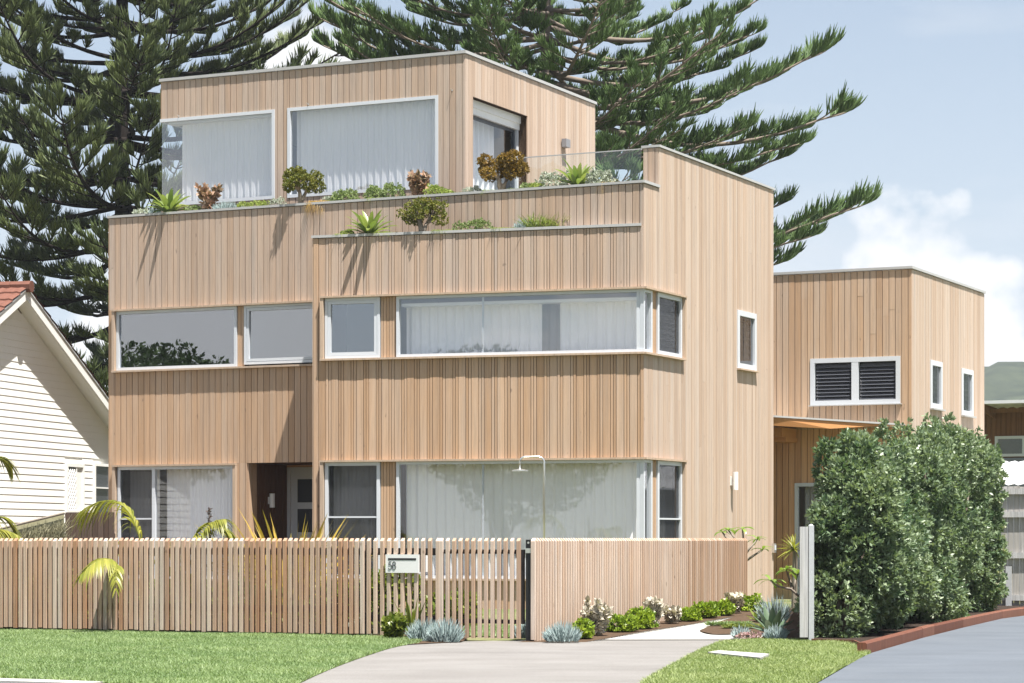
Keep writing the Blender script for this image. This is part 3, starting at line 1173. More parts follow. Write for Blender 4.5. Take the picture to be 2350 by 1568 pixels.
# upper band of the long facade
window(FAC, upL + 0.068, sx(545), z_up_bot + e, z_up_top - e, house, 0.02, 0.055, 'glass_mirror', label='clear upper window with reflections of sky')
infill(FAC, sx(545) + 0.003, sx(562) - 0.003, z_up_bot + e, z_up_top - e, house, (0.075, 0.075))
s2 = sx(562)
f2 = window(FAC, s2, S_A - 0.03, z_up_bot + e + 0.03, z_up_top - e, house, 0.02, 0.045, 'glass_mirror', label='dark upper window beside the splayed block')
mb = MB()
frame(mb, FAC, s2 + 0.05, S_A - 0.08, z_up_bot + e + 0.085, z_up_top - e - 0.05, 0.05, -0.03, 0.026)
mb.build('sash', 'aluminium', f2)
# ground window of the long facade
g1 = window(FAC, sx(272), sx(537), z_lo_bot + e, z_lo_top - e, house, 0.02, 0.055, 'glass', mull=(sx(354),), cur=[(sx(272) + .06, sx(348)), (sx(362), sx(537) - .06)], cur_d=-0.30,
            rails=[(sx(274) + .04, sx(349), P_(300, 1191)[1])], label='ground floor sliding window left of the entry')
mb = MB()
mb.box(FAC, sx(272) + 0.056, sx(349), -0.006, 0.0, z_lo_bot + 0.1, z_lo_top - 0.1)
mb.build('flyscreen', 'flyscreen', g1)

# block windows, upper
W3 = window(BLK, bx(747), bx(873), b_up_bot + e, b_up_top - e, house, 0.02, 0.05, 'glass_mirror', label='small square upper window of the block')
mb = MB()
frame(mb, BLK, bx(747) + 0.053, bx(873) - 0.053, b_up_bot + e + 0.053, b_up_top - e - 0.053, 0.055, -0.03, 0.026)
mb.build('sash', 'aluminium', W3)
infill(BLK, bx(874), bx(910), b_up_bot + e, b_up_top - e, house)
infill(BLK, bx(874), bx(910), b_lo_bot + e, b_lo_top - e, house)
side_glass_end = SIDE.s_at(1493)


def corner_window(za, zb, label, lo):
    fw = 0.05
    s0 = bx(911)
    mb = MB()
    d0, d1 = -0.05, 0.04
    ce = 0.035
    mb.box(BLK, s0, ce, d0, d1, za, za + fw)
    mb.box(BLK, s0, ce, d0, d1, zb - fw, zb)
    mb.box(BLK, s0, s0 + fw, d0, d1, za + fw, zb - fw)
    mb.box(BLK, -0.10, -0.055, d0, d1 - 0.01, za + fw, zb - fw)
    mb.box(SIDE, -0.034, side_glass_end, d0, d1 - 0.002, za + 0.001, za + fw - 0.001)
    mb.box(SIDE, -0.034, side_glass_end, d0, d1 - 0.002, zb - fw + 0.001, zb - 0.001)
    mb.box(SIDE, side_glass_end - 0.06, side_glass_end, d0, d1 - 0.003, za + fw, zb - fw)
    mb.box(SIDE, -0.03, 0.02, d0, d1 - 0.005, za + fw, zb - fw)
    f = mb.build('window', 'aluminium', house)
    f['label'] = label
    glass_pane(BLK, s0 + fw, -0.10, za + fw, zb - fw, -0.01, f, 'glass' if lo else 'glass_sky')
    glass_pane(SIDE, 0.02, side_glass_end - 0.06, za + fw, zb - fw, -0.01, f, 'glass')
    zc = zb - (0.0 if lo else 0.17)
    if lo:
        curtain(BLK, s0 + 0.06, -0.13, za + 0.02, zb - 0.02, -0.30, f, 'curtain', 0.18, 0.034)
    else:
        m1, m2 = bx(1232), bx(1272)
        curtain(BLK, s0 + 0.06, m1, za + 0.02, zc, -0.34, f, 'curtain', 0.17, 0.03)
        curtain(BLK, m2, -0.16, za + 0.02, zc, -0.34, f, 'curtain', 0.17, 0.03)
        curtain(BLK, m1 - 0.1, m2 + 0.1, za + 0.02, zc, -0.55, f, 'flyscreen_curtain', 0.16, 0.03)
        mb = MB()
        mb.box(BLK, s0 + 0.05, -0.12, -0.46, -0.10, zc, zc + 0.05)
        mb.build('pelmet', 'white_plastic', f)
    mb = MB()
    sm = bx(1107)
    mb.box(BLK, sm - 0.014, sm + 0.014, -0.06, -0.03, za + fw, zb - fw)
    mb.build('mullion', 'aluminium', f)
    return f


corner_window(b_up_bot + e, b_up_top - e, 'long upper corner window with white curtains', False)
corner_window(b_lo_bot + e, b_lo_top - e, 'tall ground floor corner window with white curtains', True)
G2 = window(BLK, bx(747), bx(873), b_lo_bot + e, b_lo_top - e, house, 0.02, 0.06, 'glass', cur=[(bx(747) + .06, bx(873) - .06)], cur_d=-0.28,
            rails=[(bx(747) + .06, bx(873) - .06, BLK.px(800, 1187)[1])], label='narrow ground floor window with a flyscreen')
mb = MB()
mb.box(BLK, bx(747) + 0.06, bx(873) - 0.06, -0.006, 0.0, b_lo_bot + 0.1, b_lo_top - 0.1)
mb.build('flyscreen', 'flyscreen', G2)
# right wall windows beside the corner
for za, zb, lo in ((b_up_bot + e, b_up_top - e, False), (b_lo_bot + e, b_lo_top - e, True)):
    a, b = SIDE.s_at(1506), sideR - 0.066
    infill(SIDE, side_glass_end + 0.004, a - 0.004, za, zb, house, (0.07, 0.07))
    f = window(SIDE, a, b, za, zb, house, 0.02, 0.07, 'glass', rails=[(a + .07, b - .07, SIDE.px(1530, 1191)[1])] if lo else (),
               label='ground floor casement beside the corner window' if lo else 'upper louvre window beside the corner window')
    if not lo:
        louvres(SIDE, a + 0.09, b - 0.09, za + 0.08, zb - 0.16, -0.09, f, 8)
    else:
        curtain(SIDE, a + 0.35, b - 0.1, za, zb, -0.25, f, 'flyscreen_curtain')
    mb = MB()
    mb.box(SIDE, a + 0.07, b - 0.07, -0.012, -0.006, za + 0.07, zb - 0.07)
    mb.build('flyscreen', 'flyscreen', f)
f = window(SIDE, w6[0], w6[1], w6[2], w6[3], house, 0.03, 0.10, 'glass', label='small louvre window high on the right wall')
louvres(SIDE, w6[0] + 0.13, w6[1] - 0.13, w6[2] + 0.11, w6[3] - 0.16, -0.09, f, 7)
mb = MB()
mb.box(SIDE, w6[0] + 0.10, w6[1] - 0.10, -0.012, -0.006, w6[2] + 0.1, w6[3] - 0.1)
mb.build('flyscreen', 'flyscreen', f)
mb = MB()
mb.box(SIDE, w6[0] - 0.02, w6[1] + 0.02, 0.0, 0.10, w6[2] - 0.03, w6[2] - 0.002)
mb.build('sill', 'trim_wood', f)

# ---- entry porch
PD = 1.38
PLW = Plane(FAC.pt(POR_S0, 0, 0)[:2], Vd)              # inner left wall of the porch, facing right
mb = MB()
mb.box(PLW, 0.05, PD, -0.12, -0.004, -0.1, POR_Z)
pw = mb.build('porch_wall', 'backing', house)
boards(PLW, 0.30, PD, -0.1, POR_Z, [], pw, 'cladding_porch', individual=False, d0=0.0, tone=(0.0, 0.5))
mb = MB()
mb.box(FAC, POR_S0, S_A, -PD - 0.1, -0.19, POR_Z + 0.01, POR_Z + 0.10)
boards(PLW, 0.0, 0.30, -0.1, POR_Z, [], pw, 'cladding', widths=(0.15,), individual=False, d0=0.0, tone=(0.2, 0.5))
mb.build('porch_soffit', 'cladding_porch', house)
PBK = FAC.off(-PD)
dl = PBK.s_at(660)
mb = MB()
backing(mb, PBK, POR_S0, S_A + 0.6, -0.1, POR_Z, [(dl, dl + 1.0, 0.0, PBK.px(660, 1073)[1])], d0=-0.1, d1=0.0)
mb.build('porch_wall', 'cladding_warm_bounce', house)
mb = MB()
mb.box(FAC, S_A - 0.03, S_A + 0.03, -PD, -0.2, 0.0, POR_Z)
mb.build('porch_wall', 'cladding_warm_bounce', house)
dz = PBK.px(660, 1073)[1]
mb = MB()
frame(mb, PBK, dl, dl + 1.0, 0.02, dz, 0.06, -0.08, 0.02)
mb.box(PBK, dl + 0.06, dl + 0.94, -0.06, -0.03, 0.08, dz - 0.06)
door = mb.build('door', 'aluminium', house)
dh = (dz - 0.3) / 4
for i in range(4):
    mb = MB()
    mb.box(PBK, dl + 0.20, dl + 0.80, -0.045, -0.026, 0.20 + i * dh, 0.20 + i * dh + dh * 0.78)
    mb.build('door_pane', 'louvre_glass', door)
mb = MB()
mb.tube([PBK.pt(dl + 0.88, 0.0, 0.9), PBK.pt(dl + 0.88, 0.0, 1.25)], 0.012)
mb.build('handle', 'brushed_steel', door)


def wall_light(pl, s, z, w, h, dep, mat, label, cyl=True):
    t = thing('wall_light', pl.pt(s, 0.02, z - h * 0.5), label, 'light')
    mb = MB()
    mb.box(pl, s - w * 0.35, s + w * 0.35, 0.012, 0.04, z - h * 0.25, z + h * 0.25)
    mb.build('bracket', mat, t)
    mb = MB()
    if cyl:
        mb.tube([pl.pt(s, dep * 0.5 + 0.04, z - h * 0.5), pl.pt(s, dep * 0.5 + 0.04, z + h * 0.5)], w * 0.5, 14)
    else:
        mb.hexa([pl.pt(s - w * .5, dep, z - h * .5), pl.pt(s + w * .5, dep, z - h * .5), pl.pt(s + w * .5, 0.041, z - h * .5), pl.pt(s - w * .5, 0.041, z - h * .5),
                 pl.pt(s - w * .5, dep, z + h * .5), pl.pt(s + w * .5, dep, z + h * .5), pl.pt(s + w * .5, 0.041, z + h * .5), pl.pt(s - w * .5, 0.041, z + h * .5)])
    mb.build('lamp_body', mat, t, smooth=False)
    return t


wall_light(PLW, 0.72, PLW.px(616, 1149)[1], 0.10, 0.26, 0.10, 'white_plastic', 'white cylinder wall light inside the dark entry porch')
a, z = SIDE.px(1675, 1104)
wall_light(SIDE, a, z, 0.10, 0.33, 0.14, 'white_plastic', 'white cylinder wall light low on the tall right wall')
a, z = SIDE.px(1773, 1258)
t = thing('doorbell_panel', SIDE.pt(HWID + 0.02, 0.0, z - 0.09), 'small silver switch box on the rear edge of the right wall', 'switch box')
EDG = Plane(SIDE.pt(HWID - 0.1, 0.02, 0)[:2], Vd)
mb = MB()
mb.box(EDG, 0.0, 0.12, 0.0, 0.05, z - 0.09, z + 0.09)
mb.build('housing', 'brushed_steel', t)
mb = MB()
mb.box(EDG, 0.02, 0.10, 0.05, 0.056, z - 0.04, z + 0.06)
mb.build('cover', 'aluminium', t)

# ---- caps, terrace and planters
mb = MB()
mb.box(FAC, S_L - 0.03, 0.035, -0.24, 0.045, Z_PAR, Z_PAR + 0.042)
mb.build('parapet_cap', 'metal_cap', house)
mb = MB()
mb.box(SIDE, -0.02, t_fin - 0.002, -0.23, 0.045, Z_PAR + 0.001, Z_PAR + 0.048)
mb.build('parapet_cap', 'metal_cap', house)
mb = MB()
mb.box(BLK, S_BL - 0.03, -0.02, -0.16, 0.045, Z_BLK, Z_BLK + 0.045)
mb.box(RET, 0.0, ret_len - 0.05, -0.14, 0.04, Z_BLK + 0.002, Z_BLK + 0.043)
mb.build('planter_cap', 'metal_cap', house)
mb = MB()
mb.box(SIDE, t_fin - 0.03, HWID + 0.03, -0.30, 0.045, Z_FIN, Z_FIN + 0.04)
mb.build('parapet_cap', 'metal_cap', house)
# planter soil and inner wall, terrace floor
mb = MB()
mb.slab([FAC.pt(S_L + 0.2, -0.25, 0)[:2], FAC.pt(-0.25, -0.25, 0)[:2], FAC.pt(-0.25, -1.02, 0)[:2], FAC.pt(S_L + 0.2, -1.02, 0)[:2]], 6.6, Z_PAR + 0.05)
mb.build('planter_soil', 'soil', house)
mb = MB()
mb.slab([BLK.pt(S_BL + 0.16, -0.17, 0)[:2], BLK.pt(-0.9, -0.17, 0)[:2], FAC.pt(-0.9, 0.021, 0)[:2], FAC.pt(S_A + 0.16, 0.021, 0)[:2]], 6.0, Z_BLK + 0.025)
mb.build('planter_soil', 'soil', house)
mb = MB()
mb.slab([FAC.pt(S_L + 0.17, -0.2, 0)[:2], FAC.pt(-0.19, -0.2, 0)[:2], FAC.pt(-0.19, -HWID + 0.1, 0)[:2], FAC.pt(S_L + 0.17, -HWID + 0.1, 0)[:2]], 6.2, 6.58)
mb.box(FAC, S_L + 0.18, -0.26, -1.10, -1.025, 6.58, Z_PAR + 0.0)
mb.build('terrace_floor', 'concrete', house)
mb = MB()
mb.box(SIDE, 2.3, HWID - 0.05, -0.62, -0.26, 6.6, Z_PAR + 0.14)
mb.build('upstand', 'white_trim', house)

# ---- upper storey
T_L, T_R = TOW.s_at(372), TOW.s_at(1066)
TS = Plane(TOW.pt(T_R, 0, 0)[:2], Vd)
T_D = TS.s_at(1364)
TL = Plane(TOW.pt(T_L, -T_D, 0)[:2], -Vd)
ZF = 6.60
t1 = (T_L - 0.01, TOW.s_at(632), TOW.px(631, 457)[1], TOW.px(631, 252)[1])
t2 = (TOW.s_at(661), TOW.s_at(1007), t1[2], TOW.px(1006, 219)[1])
ops_t = [t1, t2]
dd0, dd1 = TS.s_at(1083.5), TS.s_at(1208.6)
dzt = TS.px(1084, 222)[1]
ops_ts = [(dd0, dd1, ZF, dzt)]
lglass = 1.7
ops_tl = [(T_D - lglass, T_D + 0.04, t1[2], t1[3])]
mb = MB()
backing(mb, TOW, T_L + 0.01, T_R - 0.01, ZF, Z_TOW - 0.02, ops_t, d0=-0.14)
wall_t = mb.build('wall', 'backing', house)
wall_t['label'] = 'front wall of the top storey'
boards(TOW, T_L, T_R + 0.018, ZF, Z_TOW - 0.01, ops_t, wall_t, 'cladding_weathered')
mb = MB()
backing(mb, TS, 0.0, T_D, ZF, Z_TOW - 0.02, ops_ts, d0=-0.20)
wall_ts = mb.build('wall', 'backing', house)
wall_ts['label'] = 'side wall of the top storey'
boards(TS, 0.0, T_D, ZF, Z_TOW - 0.01, ops_ts, wall_ts, 'cladding_side', widths=(0.13,), individual=False, gap=0.006, tone=(0.1, 0.9))
mb = MB()
backing(mb, TL, 0.0, T_D - 0.01, ZF, Z_TOW - 0.02, ops_tl, d0=-0.14)
wall_tl = mb.build('wall', 'backing', house)
wall_tl['label'] = 'left wall of the top storey'
boards(TL, 0.0, T_D + 0.018, ZF, Z_TOW - 0.01, ops_tl, wall_tl, 'cladding', individual=False)
TB = TOW.off(-T_D)
mb = MB()
mb.box(TB, T_L + 0.02, T_R - 0.02, -0.001, 0.15, ZF, Z_TOW - 0.03)
mb.build('wall', 'render_wall', house)
# roof and cap
mb = MB()
mb.slab([TOW.pt(T_L + .14, -.14, 0)[:2], TOW.pt(T_R - .2, -.14, 0)[:2], TOW.pt(T_R - .2, -T_D + .14, 0)[:2], TOW.pt(T_L + .14, -T_D + .14, 0)[:2]], Z_TOW - 0.25, Z_TOW - 0.06)
mb.build('roof', 'roof_sheet', house)
mb = MB()
mb.box(TOW, T_L - 0.04, T_R + 0.045, -0.2, 0.05, Z_TOW, Z_TOW + 0.055)
mb.box(TS, 0.0, T_D + 0.03, -0.2, 0.048, Z_TOW + 0.001, Z_TOW + 0.054)
mb.box(TL, 0.0, T_D - 0.1, -0.2, 0.045, Z_TOW + 0.002, Z_TOW + 0.053)
mb.build('parapet_cap', 'metal_cap', house)
mb = MB()
mb.slab([TOW.pt(T_L + .02, -.02, 0)[:2], TOW.pt(T_R - .21, -.141, 0)[:2], TOW.pt(T_R - .21, -T_D + .16, 0)[:2], TOW.pt(T_L + .16, -T_D + .16, 0)[:2]], ZF - 0.01, ZF + 0.10)
mb.build('floor', 'interior_floor', house)
mb = MB()
mb.slab([TOW.pt(T_L + .15, -.15, 0)[:2], TOW.pt(T_R - .21, -.15, 0)[:2], TOW.pt(T_R - .21, -T_D + .16, 0)[:2], TOW.pt(T_L + .15, -T_D + .16, 0)[:2]], t2[3] + 0.16, t2[3] + 0.22)
mb.build('ceiling', 'interior', house)

# corner window of the top storey
fw = 0.062
mb = MB()
mb.box(TOW, T_L - 0.03, t1[1], -0.06, 0.035, t1[3] - fw, t1[3])
mb.box(TOW, T_L - 0.03, t1[1], -0.06, 0.035, t1[2], t1[2] + fw)
mb.box(TOW, t1[1] - fw, t1[1], -0.06, 0.035, t1[2] + fw, t1[3] - fw)
mb.box(TL, T_D - lglass, T_D - 0.0, -0.06, 0.032, t1[3] - fw + .001, t1[3] - .001)
mb.box(TL, T_D - lglass, T_D - 0.0, -0.06, 0.032, t1[2] + .001, t1[2] + fw - .001)
mb.box(TL, T_D - lglass, T_D - lglass + fw, -0.06, 0.032, t1[2] + fw, t1[3] - fw)
f = mb.build('window', 'aluminium', house)
f['label'] = 'frameless glass corner window of the top storey'
glass_pane(TOW, T_L + 0.0, t1[1] - fw, t1[2] + fw, t1[3] - fw, 0.0, f, 'glass_sky')
glass_pane(TL, T_D - lglass + fw, T_D - 0.012, t1[2] + fw, t1[3] - fw, 0.0, f, 'glass_clear')
curtain(TOW, TOW.s_at(419, -0.2), t1[1] - 0.08, t1[2] + 0.06, t1[3] - 0.02, -0.20, f, 'curtain', 0.15, 0.023)
mb = MB()
mb.box(TOW, T_L + 0.1, t1[1] - 0.08, -0.30, -0.07, t1[3] - 0.10, t1[3] - 0.03)
mb.build('curtain_track', 'white_plastic', f)
window(TOW, t2[0], t2[1], t2[2], t2[3], house, 0.02, fw, 'glass_sky', cur=[(t2[0] + 0.08, t2[1] - 0.14)], cur_d=-0.222, label='large picture window of the top storey')

# recessed terrace door of the top storey
RD = 0.21
DR = TS.off(-RD)
mb = MB()
mb.box(TS, dd0, dd1, -RD, -0.001, dzt + 0.002, dzt + 0.02)
mb.box(TS, dd1, dd1 + 0.02, -RD - 0.1, -0.001, ZF, dzt)
mb.box(TS, dd0 - 0.02, dd0, -RD - 0.1, -0.001, ZF, dzt)
mb.build('door_reveal', 'cladding', house)
mb = MB()
mb.box(DR, dd0, dd1, -0.05, 0.06, dzt - 0.26, dzt - 0.14)
mb.box(DR, dd0, dd1, -0.05, 0.09, dzt - 0.14, dzt)
hd = mb.build('blind_head', 'white_plastic', house)
mb = MB()
mb.box(DR, dd0, dd1, -0.05, 0.0, dzt - 0.32, dzt - 0.262)
mb.box(DR, dd1 - 0.16, dd1 - 0.09, -0.05, 0.0, ZF + 0.11, dzt - 0.32)
mb.box(DR, dd0, dd1, -0.05, 0.0, ZF, ZF + 0.11)
df = mb.build('terrace_door', 'dark_frame', house)
mb = MB()
mb.box(DR, dd1 - 0.088, dd1, -0.05, 0.04, ZF, dzt - 0.262)
mb.build('jamb', 'aluminium', df)
glass_pane(DR, dd0, dd1 - 0.16, ZF + 0.11, dzt - 0.32, -0.025, df, 'glass')
curtain(DR, dd0 + 0.02, dd1 - 0.55, ZF + 0.11, dzt - 0.1, -0.25, df, 'curtain', 0.2, 0.05)
a, z = TS.px(1289.5, 330)
wall_light(TS, a, z, 0.20, 0.16, 0.14, 'grey_plastic', 'grey box wall light beside the top terrace door', False)
# hooks on the front of the top storey
for hx, hy in ((1039, 208), (709, 240), (412, 267)):
    a, z = TOW.px(hx, hy)
    t = thing('wall_hook', TOW.pt(a, 0.02, z), {1039: 'thin metal hook near the right corner of the top storey', 709: 'thin metal hook above the large top window', 412: 'thin metal hook above the corner window'}[hx], 'hook', 'hooks on the top storey wall')
    mb = MB()
    mb.tube([TOW.pt(a, 0.015, z), TOW.pt(a, 0.075, z), TOW.pt(a + 0.005, 0.085, z + 0.02)], 0.006, 6)
    mb.build('rod', 'brushed_steel', t)
    mb = MB()
    mb.tube([TOW.pt(a, 0.018, z - 0.001), TOW.pt(a, 0.026, z - 0.001)], 0.014, 8)
    mb.build('washer', 'brushed_steel', t)

# glass balustrade on the terrace
BAL = FAC.off(-1.14)
b0, b1 = BAL.s_at(1090), BAL.s_at(1479) - 0.05
bal = thing('glass_balustrade', BAL.pt(0.5 * (b0 + b1), 0, Z_PAR), 'clear frameless glass balustrade behind the upper planter', 'balustrade')
zt = BAL.px(1300, 356)[1]
n = 3
for i in range(n):
    a = b0 + (b1 - b0) * i / n + 0.008
    b = b0 + (b1 - b0) * (i + 1) / n - 0.008
    glass_pane(BAL, a, b, 6.58, zt, 0, bal, 'glass_clear', 'glass_panel')
mb = MB()
mb.box(BAL, b0, b1, -0.010, 0.010, zt, zt + 0.018)
mb.build('top_edge', 'metal_cap', bal)

# ------------------------------------------------------------------ rear wing
WG0 = Vector(((1775 - CX) / F * 50.0, 50.0))
WNG = Plane(WG0, U)
wgr = WNG.s_at(2090)
Z_W = WNG.px(1775, 632)[1]
WSD = Plane(WNG.pt(wgr, 0, 0)[:2], Vd)
WS_L = WSD.s_at(2257)
wing = thing('timber_wing', WNG.pt(0.5 * wgr, -2, 0), 'lower rear wing of pale vertical boards with grey louvre windows', 'house')
lou = (WNG.s_at(1860.5), WNG.s_at(2067), WNG.px(1861, 931)[1], WNG.px(1861, 824)[1])
zc = WNG.px(1900, 985)[1]
lowd = (WNG.s_at(1825), WNG.s_at(1990), 0.0, WNG.px(1825, 1109)[1])
opw = [lou, lowd]
mb = MB()
backing(mb, WNG, -2.4, wgr - 0.01, -0.3, Z_W - 0.02, opw)
ww = mb.build('wall', 'backing', wing)
ww['label'] = 'front wall of the rear wing'
boards(WNG, -2.4, wgr + 0.018, zc, Z_W - 0.01, opw, ww, 'cladding', split=0.4, tone=(0.2, 0.95))
boards(WNG, -2.4, wgr + 0.018, -0.3, zc - 0.002, opw, ww, 'cladding_warm_bounce', tone=(0.2, 0.9))  # same boards as above, bounce light under the canopy painted into their colour
a8 = (WSD.s_at(2132.5), WSD.s_at(2159), WSD.px(2133, 936)[1], WSD.px(2133, 826)[1])
a9 = (WSD.s_at(2204), WSD.s_at(2230), WSD.px(2204, 952)[1], WSD.px(2204, 845)[1])
mb = MB()
backing(mb, WSD, 0.01, WS_L, -0.3, Z_W - 0.02, [a8, a9])
ws = mb.build('wall', 'backing', wing)
ws['label'] = 'side wall of the rear wing'
boards(WSD, 0.0, WS_L, -0.3, Z_W - 0.01, [a8, a9], ws, 'cladding_side', widths=wmix, individual=False, gap=0.006, split=0.35, tone=(0.1, 0.95))
mb = MB()
mb.slab([WNG.pt(-2.4, -0.18, 0)[:2], WNG.pt(wgr - .18, -0.18, 0)[:2], WNG.pt(wgr - .18, -WS_L, 0)[:2], WNG.pt(-2.4, -WS_L, 0)[:2]], Z_W - 0.3, Z_W - 0.1)
mb.build('roof', 'roof_sheet', wing)
mb = MB()
mb.box(WNG, -2.4, wgr + 0.05, -0.25, 0.05, Z_W, Z_W + 0.05)
mb.box(WSD, 0.0, WS_L + 0.03, -0.25, 0.048, Z_W + 0.001, Z_W + 0.049)
mb.build('parapet_cap', 'metal_cap', wing)
mb = MB()
mb.box(WNG, -2.4, wgr - 0.2, -WS_L, -WS_L + 0.15, -0.3, Z_W - 0.1)
mb.box(WNG, -2.5, -2.4, -WS_L, -0.02, -0.3, Z_W - 0.1)
mb.build('wall', 'render_wall', wing)
mm = 0.5 * (lou[0] + lou[1])
f = MB()
frame(f, WNG, lou[0], lou[1], lou[2], lou[3], 0.09, -0.07, 0.035)
f.box(WNG, mm - 0.07, mm + 0.07, -0.07, 0.033, lou[2] + .09, lou[3] - .09)
f = f.build('window', 'aluminium', wing)
f['label'] = 'double louvre window of the rear wing'
for a, b in ((lou[0] + .12, mm - .08), (mm + .10, lou[1] - .11)):
    louvres(WNG, a, b, lou[2] + .10, lou[3] - .12, -0.06, f, 10, 'blade_grey', 0.07)
mb = MB()
mb.box(WNG, lou[0] + .05, lou[1] - .05, -0.17, -0.10, lou[2] + .05, lou[3] - .05)
mb.build('back_panel', 'black_metal', f)
mb = MB()
mb.box(WNG, lou[0] - .02, lou[1] + .03, 0.0, 0.09, lou[2] - 0.02, lou[2] - 0.002)
mb.build('sill', 'metal_cap', f)
for aa, lb in ((a8, 'nearer narrow side window of the rear wing'), (a9, 'farther narrow side window of the rear wing')):
    f = window(WSD, aa[0], aa[1], aa[2], aa[3], wing, 0.03, 0.10, 'glass', label=lb)
    louvres(WSD, aa[0] + .12, aa[1] - .12, aa[2] + .11, aa[3] - .14, -0.09, f, 7)
    mb = MB()
    mb.box(WSD, aa[0] + .1, aa[1] - .1, -0.012, -0.006, aa[2] + .1, aa[3] - .1)
    mb.build('flyscreen', 'flyscreen', f)
    mb = MB()
    mb.box(WSD, aa[0] - .02, aa[1] + .02, 0.0, 0.10, aa[2] - .035, aa[2] - .002)
    mb.build('sill', 'metal_cap', f)
f = window(WNG, lowd[0], lowd[1], lowd[2], lowd[3], wing, 0.03, 0.07, 'glass', cur=[(lowd[0] + .15, lowd[1] - .07)], cur_d=-0.2, cur_mat='flyscreen_curtain', label='white framed glass door behind the hedge')
# canopy over the side door
can = thing('entry_canopy', WNG.pt(0.3, 0.3, zc), 'orange timber canopy with thin metal edge over the side entry', 'canopy')
c_a = at(1770, 953, 48.4)
c_b = at(2066, 972, 48.6)
c_c = WNG.pt(wgr - 0.10, 0.03, c_b[2])
c_d = WNG.pt(-1.2, 0.03, c_a[2] + 0.04)
mb = MB()
th = 0.035
mb.hexa([(c_a[0], c_a[1], c_a[2] - th), (c_b[0], c_b[1], c_b[2] - th), (c_c[0], c_c[1], c_c[2] - th), (c_d[0], c_d[1], c_d[2] - th), c_a, c_b, c_c, c_d])
mb.build('roof_sheet', 'metal_cap', can)
mb = MB()
e1 = at(1770, 977, 48.45)
e2 = at(1905, 984, 48.5)
e3 = at(2045, 976, 48.62)
pts = [(c_a[0], c_a[1] + .02, c_a[2] - th - .002), (c_b[0] - .15, c_b[1] + .02, c_b[2] - th - .002), (e3[0], e3[1], e3[2]), (e2[0], e2[1], e2[2]), (e1[0], e1[1], e1[2])]
n = len(pts)
vs = pts + [(x - 0.02, y + 0.06, z) for x, y, z in pts]
mb.add(vs, [tuple(range(n - 1, -1, -1)), tuple(range(n, 2 * n))] + [(i, (i + 1) % n, n + (i + 1) % n, n + i) for i in range(n)])
mb.build('fascia', 'fascia_wood', can)
mb = MB()
mb.box(WNG, -1.0, 0.50, 0.035, 0.9, WNG.px(1800, 1004, 0.5)[1], WNG.px(1800, 983, 0.5)[1])
mb.box(WNG, 0.22, 0.52, 0.035, 0.75, WNG.px(1800, 1004, 0.5)[1] - 0.09, WNG.px(1800, 1004, 0.5)[1] - 0.001)
mb.build('beam', 'fascia_wood', can)


# ------------------------------------------------------------------ neighbour on the left
NW = Vector((0.2428, 0.9701))
NBO = Vector(((62 - CX) / F * 48.0, 48.0))
NB = Plane(NBO, NW)                                  # plane of the barge boards, s = 0 at the ridge
nz = NB.px(62, 664)[1]
sr, zr = NB.px(248, 918)
tanp = (nz - zr) / sr
nbh = thing('weatherboard_house', NB.pt(0, -3, 0), 'cream weatherboard house with terracotta tiled gable roof at far left', 'house')
OV = 0.31
WALL = NB.off(-OV)
HALF = 5.4


def rake(z, extra=0.0):
    return min(HALF, max(0.0, (nz - 0.22 - extra - z) / tanp))


mb = MB()
pts = [(-HALF, -0.1), (HALF, -0.1), (HALF, nz - 0.24 - HALF * tanp), (0, nz - 0.24), (-HALF, nz - 0.24 - HALF * tanp)]
mb.poly(WALL, pts, -0.12, 0.0)
mb.box(WALL, -HALF, -HALF + 0.1, -9, -0.12, -0.1, nz - 0.3 - HALF * tanp)
nwall = mb.build('wall', 'weatherboard', nbh)
bh = 0.136
z = 0.15
wl1 = (WALL.s_at(150), WALL.s_at(186), WALL.px(165, 1180)[1], WALL.px(165, 1064)[1])
wl2 = (WALL.s_at(214), min(WALL.s_at(252), HALF - 0.25), WALL.px(230, 1190)[1], WALL.px(230, 1064)[1])
while z < nz - 0.45:
    z1 = min(z + bh, nz - 0.30)
    a0, a1 = rake(z), rake(z1)
    segs = [(-a0, a0, -a1, a1)]
    for w in (wl1, wl2):
        if w[2] - 0.02 < z1 and z < w[3] + 0.02:
            ns = []
            for q in segs:
                if q[0] < w[0] and q[1] > w[1]:
                    ns += [(q[0], w[0] - 0.05, q[2], w[0] - 0.05), (w[1] + 0.05, q[1], w[1] + 0.05, q[3])]
                else:
                    ns.append(q)
            segs = ns
    for q in segs:
        if q[1] - q[0] < 0.05:
            continue
        mb = MB()
        d_b, d_t = 0.015, 0.006
        mb.hexa([WALL.pt(q[0], d_b, z), WALL.pt(q[1], d_b, z), WALL.pt(q[1], 0.002, z), WALL.pt(q[0], 0.002, z),
                 WALL.pt(q[2], d_t, z1 + 0.004), WALL.pt(q[3], d_t, z1 + 0.004), WALL.pt(q[3], 0.002, z1 + 0.004), WALL.pt(q[2], 0.002, z1 + 0.004)], random.random())
        mb.build('weatherboard', 'weatherboard', nwall)
    z = z1
